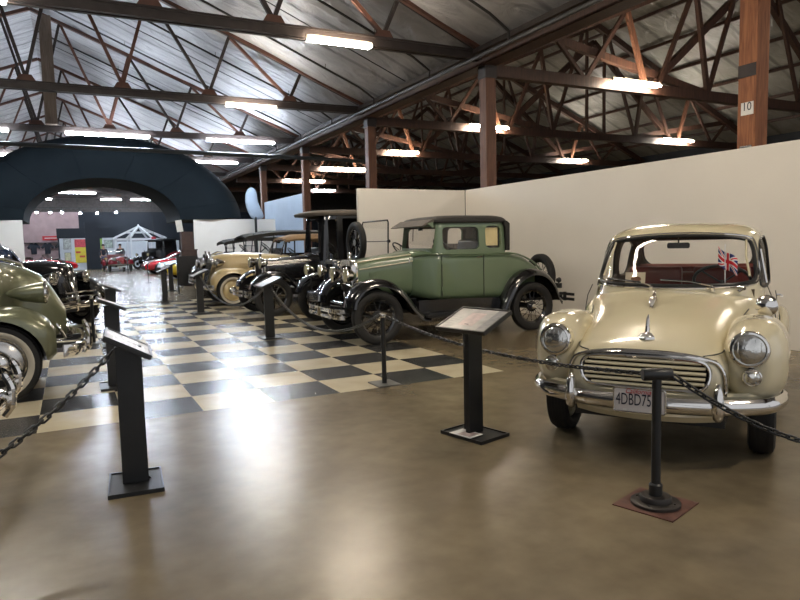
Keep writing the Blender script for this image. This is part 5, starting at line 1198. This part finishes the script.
def chain(a, b, sag, label, link=.042, rad=.0052, group='barrier chains', m=None, t0=0.0, t1=1.0):
    a, b = V3(a), V3(b); P = []; 
    for t in np.linspace(t0, t1, 400): p = a+(b-a)*t; p[2] -= 4*sag*t*(1-t); P.append(p)
    P = np.array(P); d = np.concatenate([[0], np.cumsum(np.linalg.norm(np.diff(P, axis=0), axis=1))]); n = int(d[-1]/link); mb = MB()
    for i in range(n):
        s = (i+.5)*link; p = np.array([np.interp(s, d, P[:,j]) for j in range(3)]); q = np.array([np.interp(min(s+.01, d[-1]), d, P[:,j]) for j in range(3)]); t = q-p; t /= np.linalg.norm(t)+1e-9
        u = np.cross(t, (0,0,1)); u /= np.linalg.norm(u); v = np.cross(u, t); s_ = (u if i % 2 else v)*.7+(v if i % 2 else -u)*.7
        L_ = link*.5+rad*1.3; W_ = rad*2.1
        mb.tube([p+t*(L_-W_)*math.copysign(1, math.cos(g_))*(1 if abs(math.cos(g_)) > .3 else 0)+t*W_*math.cos(g_)+s_*W_*math.sin(g_) for g_ in np.linspace(0, 2*PI, 10, endpoint=False)], rad, 5, closed=True)
    o = mb.build('barrier_chain', m or BLACKM, ang=80); tag(o, label, 'chain', group); return o
chain((3.04,-3.37,.69),(4.75,-4.6,.70),.40,'black chain hanging from the tee head post to the right past the cream saloon front', .045, .006)
chain((2.99,-3.27,.69),(3.04,.06,.69),.10,'black chain between the tee head post and the thin post on the chequered floor')
chain((3.04,.18,.69),(2.96,3.92,.80),.38,'dark chain sagging left in front of the green coupe bumper', .03, .0065, m=mat('dull_grey_chain',(.08,.08,.075),.5,.5))
chain((.50,-1.50,.80),(-1.6,-3.7,.75),.46,'large dark chain sagging to the left photo edge from the nearest sign stand', .05, .0065)
chain((2.95,4.05,.80),(2.74,8.5,.80),.45,'thin chain sagging in front of the convertible whitewall tyre', .03, .006, m=mat('dull_grey_chain_far',(.08,.08,.075),.5,.5))
stanchion(-1.62,-3.72,'black barrier post beyond the left photo edge holding the large chain', .75, 'plate', False)
stanchion(4.77,-4.62,'black barrier post beyond the right photo edge', .70, 'plate', False)

# ================================================================== dark cabinet in the aisle
r = empty('wooden_cabinet', (4.2, 19.2, 0)); tag(r, 'dark brown tall cabinet standing left of the far white partition', 'cabinet')
bev(MB().box(-.27,.27,-.25,.25,0,1.30).build('cabinet_body', BROWNC, r, smooth=False), .01)
MB().box(-.29,.29,-.27,.27,1.30,1.34).build('cabinet_top', BROWNC, r, smooth=False)
MB().box(-.24,.18,-.2,.2,1.34,1.98).build('cabinet_upper_box', BROWNC, r, smooth=False)
MB().box(-.25,-.02,-.262,-.25,.1,1.22).build('cabinet_door', BROWNC, r, smooth=False); MB().box(.02,.25,-.262,-.25,.1,1.22).build('cabinet_door', BROWNC, r, smooth=False)
MB().box(.19,.24,-.21,-.19,1.5,1.8).build('white_notice', PAPERW, r, smooth=False)
p_ = MB().box(-.11,.11,-.01,.01,0,.42).build('paper_panel', mat('cream_panel',(.55,.52,.45),.6), smooth=False); p_.location = (3.95,19.2,1.985); p_.rotation_euler = (0,-.12,0); tag(p_, 'tilted pale panel standing on top of the dark brown cabinet', 'panel')
r = empty('black_screen', (3.85, 17.7, 0)); tag(r, 'low black display screen in front of the dark brown cabinet', 'screen')
MB().box(-.30,.42,-.02,.02,.10,1.12).build('screen_panel', BLACKM, r, smooth=False)
for x in (-.28,.40): MB().box(x-.02,x+.02,-.15,.15,0,.12).build('foot', BLACKM, r, smooth=False)

# ================================================================== far hall
r = empty('display_stand', (.55, 46.2, 0)); tag(r, 'navy display stand with white boards behind the cars in the far hall', 'display stand')
MB().box(-1.0,3.0,-.1,.3,2.25,2.95).build('top_fascia', NAVY, r, smooth=False)
MB().box(-.85,.1,-.05,.05,0,2.25).build('white_board', BOARDW, r, smooth=False); MB().box(.1,.8,-.05,.05,0,2.25).build('white_board', BOARDW, r, smooth=False)
MB().box(.8,1.75,-.25,.25,0,3.4).build('navy_pillar', NAVY, r, smooth=False)
wb = MB().box(1.9,2.9,-.05,.05,0,2.25).build('white_board', BOARDW, r, smooth=False)
MB().box(-.95,-.85,-.2,.2,0,2.25).build('stand_post', NAVY, r, smooth=False)
MB().box(1.75,1.9,-.06,.04,.1,2.2).build('green_edge_strip', mat('lime_strip',(.25,.45,.08),.5), r, smooth=False)
def picture(x, z, w_, h_, m, label, y=46.13):
    o = empty('framed_picture', (x, y, z)); tag(o, label, 'picture', None)
    f = MB(); t = .03
    for a in ((-w_/2,w_/2,-h_/2,-h_/2+t),(-w_/2,w_/2,h_/2-t,h_/2),(-w_/2,-w_/2+t,-h_/2,h_/2),(w_/2-t,w_/2,-h_/2,h_/2)): f.box(a[0],a[1],-.02,.01,a[2],a[3])
    f.build('picture_frame', GREYINK, o, smooth=False); MB().box(-w_/2+t,w_/2-t,-.005,.005,-h_/2+t,h_/2-t).build('picture_print', m, o, smooth=False)
picture(.18,1.85,.5,.75,mat('grey_photo',(.45,.48,.46),.5,var=.5,scale=8),'upper grey framed picture on the left white board')
picture(.18,.95,.42,.60,mat('yellow_grey_photo',(.55,.55,.35),.5,var=.3,scale=8),'lower yellowish framed picture on the left white board')
picture(2.85,1.8,.6,.6,mat('green_grey_photo',(.35,.42,.38),.5,var=.5,scale=8),'framed picture on the white board behind the maroon roadster')
pp = empty('poster', (1.0,46.12,1.45)); tag(pp, 'red and yellow poster beside the navy pillar', 'poster')
MB().box(-.35,.35,-.01,.01,-.95,.72).build('poster_sheet', mat('red_yellow_print',(.75,.62,.05),.5,var=.1), pp, smooth=False)
MB().box(-.35,.35,-.016,-.01,.15,.72).build('red_field', mat('red_print',(.55,.06,.08),.5,var=.4,scale=9), pp, smooth=False)
for i, (x, z, w_) in enumerate(((-.15,-.2,.3),(.1,-.5,.35),(-.1,-.75,.25))): MB().box(x-w_/2,x+w_/2,-.016,-.01,z-.07,z+.07).build('red_mark', mat('red_mark_print',(.6,.1,.05),.5), pp, smooth=False) if i < 2 else None
rs = MB().box(-.55,.75,-.04,.04,-.16,.16).build('red_sign', REDS, smooth=False); rs.location = (-.9,49.955,2.35); tag(rs, 'narrow red sign on the pink wall behind the arch', 'sign')
MB().box(-.4,.6,-.045,-.04,-.03,.03).build('white_stripe', PAPERW, rs, smooth=False)
sh = MB().box(-3.2,1.0,-.1,.1,-.03,.03).build('wall_rail', BLACKM, smooth=False); sh.location = (-.2,49.9,2.0); tag(sh, 'dark rail under the red sign on the pink wall', 'rail')
def shirt(x, z, m, label):
    poly = [(-.18,-.45),(.18,-.45),(.20,.05),(.36,-.08),(.44,.06),(.22,.34),(.09,.36),(0,.30),(-.09,.36),(-.22,.34),(-.44,.06),(-.36,-.08),(-.20,.05)]
    o = MB().prism(poly, -.03, .03).build('hanging_shirt', m); o.location = (x, 49.9, z+.12); bev(o, .015); tag(o, label, 'shirt', 'shirts hung on the far wall')
shirt(-2.05,1.5,CLOTHD,'leftmost dark T-shirt hanging below the red sign'); shirt(-1.15,1.5,CLOTHD,'middle dark T-shirt hanging below the red sign'); shirt(-.25,1.5,BLACKM,'rightmost dark T-shirt hanging below the red sign')
# white gazebo
def gazebo():
    r = empty('white_gazebo', (4.95, 46.3, 0)); tag(r, 'white open wooden gazebo with peaked rafters at the end of the hall', 'gazebo')
    n = 8; R_ = 1.78
    MB().lathe([(0,R_),(.12,R_)], (0,0,0), (0,0,1), 8).build('gazebo_floor', WHITE, r, smooth=False)
    pts = [(R_*math.cos(2*PI*k/n+PI/8), R_*math.sin(2*PI*k/n+PI/8)) for k in range(n)]
    for k, (x, y) in enumerate(pts):
        MB().box(x-.05,x+.05,y-.05,y+.05,.1,2.15).build('gazebo_post', WHITE, r, smooth=False)
        MB().beam((x*1.12,y*1.12,2.15),(0,0,3.05),.08,.12).build('rafter', WHITE, r)
        q = pts[(k+1) % n]; MB().beam((x,y,2.1),(q[0],q[1],2.1),.08,.14).build('ring_beam', WHITE, r); MB().beam((x*.55,y*.55,2.60),(q[0]*.55,q[1]*.55,2.60),.05,.09).build('upper_ring', WHITE, r)
        if 0 <= k <= 3:
            for z in (.35,.95): MB().beam((x,y,z),(q[0],q[1],z),.04,.05).build('railing', WHITE, r)
    MB().lathe([(0,.10),(.12,.08),(.22,.02)], (0,0,3.0), (0,0,1), 12).build('finial', WHITE, r)
gazebo()
bw = MB().box(3.4,8.2,49.2,49.3,0,2.0).build('white_backdrop', BOARDW, smooth=False); tag(bw, 'long pale backdrop behind the white gazebo', 'backdrop')
rl = MB().lathe([(0,.12),(.04,.16),(.2,.16),(.24,.12)], (0,0,0), (0,0,1), 14).build('red_lantern', REDS); rl.location = (5.75,44.2,2.0); tag(rl, 'small red round lantern at the right of the white gazebo roof', 'lantern')
MB().tube([(0,0,.24),(0,0,3.2)], .01, 5).build('lantern_cord', BLACKM, rl)
# two visitors
def visitor(loc, rz, label, coat, hgt=1.74, lean=.12):
    r = empty('person', (loc[0], loc[1], 0), rz); tag(r, label, 'person', 'visitors behind the maroon roadster')
    def skin(name, verts, edges, rad, m, par):
        me = bpy.data.meshes.new(name); me.from_pydata(verts, edges, []); me.materials.append(m); o = bpy.data.objects.new(name, me); col.objects.link(o)
        md = o.modifiers.new('sk', 'SKIN'); 
        for i, q in enumerate(rad): me.skin_vertices[0].data[i].radius = (q, q*.85 if name != 'hair' else q)
        me.skin_vertices[0].data[0].use_root = True
        sb = o.modifiers.new('ss','SUBSURF'); sb.levels = 2; sb.render_levels = 2; bake(o); o.data.polygons.foreach_set('use_smooth', [True]*len(o.data.polygons)); o.parent = par; return o
    L = lean
    V_ = [(0,0,.95),(L*.3,0,1.15),(L*.8,0,1.38),(L*1.1,0,1.48),(L*1.3,0,1.56),(L*1.4+.01,0,1.66),(L*.8,.18,1.40),(L*.9,.25,1.14),(L*1.6+.1,.20,.95),(L*1.8+.16,.19,.90),
          (L*.8,-.18,1.40),(L*.9,-.25,1.14),(L*1.6+.1,-.20,.95),(L*1.8+.16,-.19,.90),(0,.10,.88),(.02,.11,.48),(-.02,.11,.09),(.12,.12,.04),(0,-.10,.88),(.02,-.11,.48),(-.02,-.11,.09),(.12,-.12,.04)]
    E_ = [(0,1),(1,2),(2,3),(3,4),(4,5),(2,6),(6,7),(7,8),(8,9),(2,10),(10,11),(11,12),(12,13),(0,14),(14,15),(15,16),(16,17),(0,18),(18,19),(19,20),(20,21)]
    Rr = [.15,.14,.15,.06,.075,.095,.07,.05,.04,.035,.07,.05,.04,.035,.10,.07,.05,.04,.10,.07,.05,.04]
    skin('body', V_, E_, Rr, SKIN, r)
    sel = [0,1,2,6,7,8,10,11,12]; mp = {v: i for i, v in enumerate(sel)}
    skin('jacket', [V_[i] for i in sel], [(mp[a], mp[b_]) for a, b_ in E_ if a in mp and b_ in mp], [Rr[i]*1.15+.008 for i in sel], coat, r)
    sel = [0,14,15,16,18,19,20]; mp = {v: i for i, v in enumerate(sel)}
    skin('trousers', [V_[i] for i in sel], [(mp[a], mp[b_]) for a, b_ in E_ if a in mp and b_ in mp], [Rr[i]*1.12+.006 for i in sel], CLOTHB, r)
    h = V3(V_[5]); MB().lathe([(-.02,.088),(.02,.104),(.07,.095),(.105,.06),(.12,.004)], (h[0]-.015,0,h[2]+.005), (-.25,0,1), 16).build('hair', HAIR, r)
    for s_ in (1,-1):
        MB().lathe([(0,.011),(.006,.003)], (h[0]+.085,.032*s_,h[2]+.01), (1,0,0), 8).build('eye', DARKI, r)
        for k in range(4): MB().tube([(V_[9][0],.19*s_+(k-1.5)*.016,.90),(V_[9][0]+.04,.19*s_+(k-1.5)*.017,.885),(V_[9][0]+.07,.19*s_+(k-1.5)*.016,.86)], [.009,.008,.006], 6).build('finger', SKIN, r)
    MB().lathe([(-.02,.012),(.02,.006)], (h[0]+.09,0,h[2]-.015), (1,0,-.3), 8).build('nose', SKIN, r)
    return r
visitor((2.35,43.0), -1.6, 'person in a dark jacket standing at the left of the maroon roadster', CLOTHD)
visitor((3.45,43.4), -1.7, 'person in dark clothes behind the right of the maroon roadster, head bent down', CLOTHD, lean=.2)
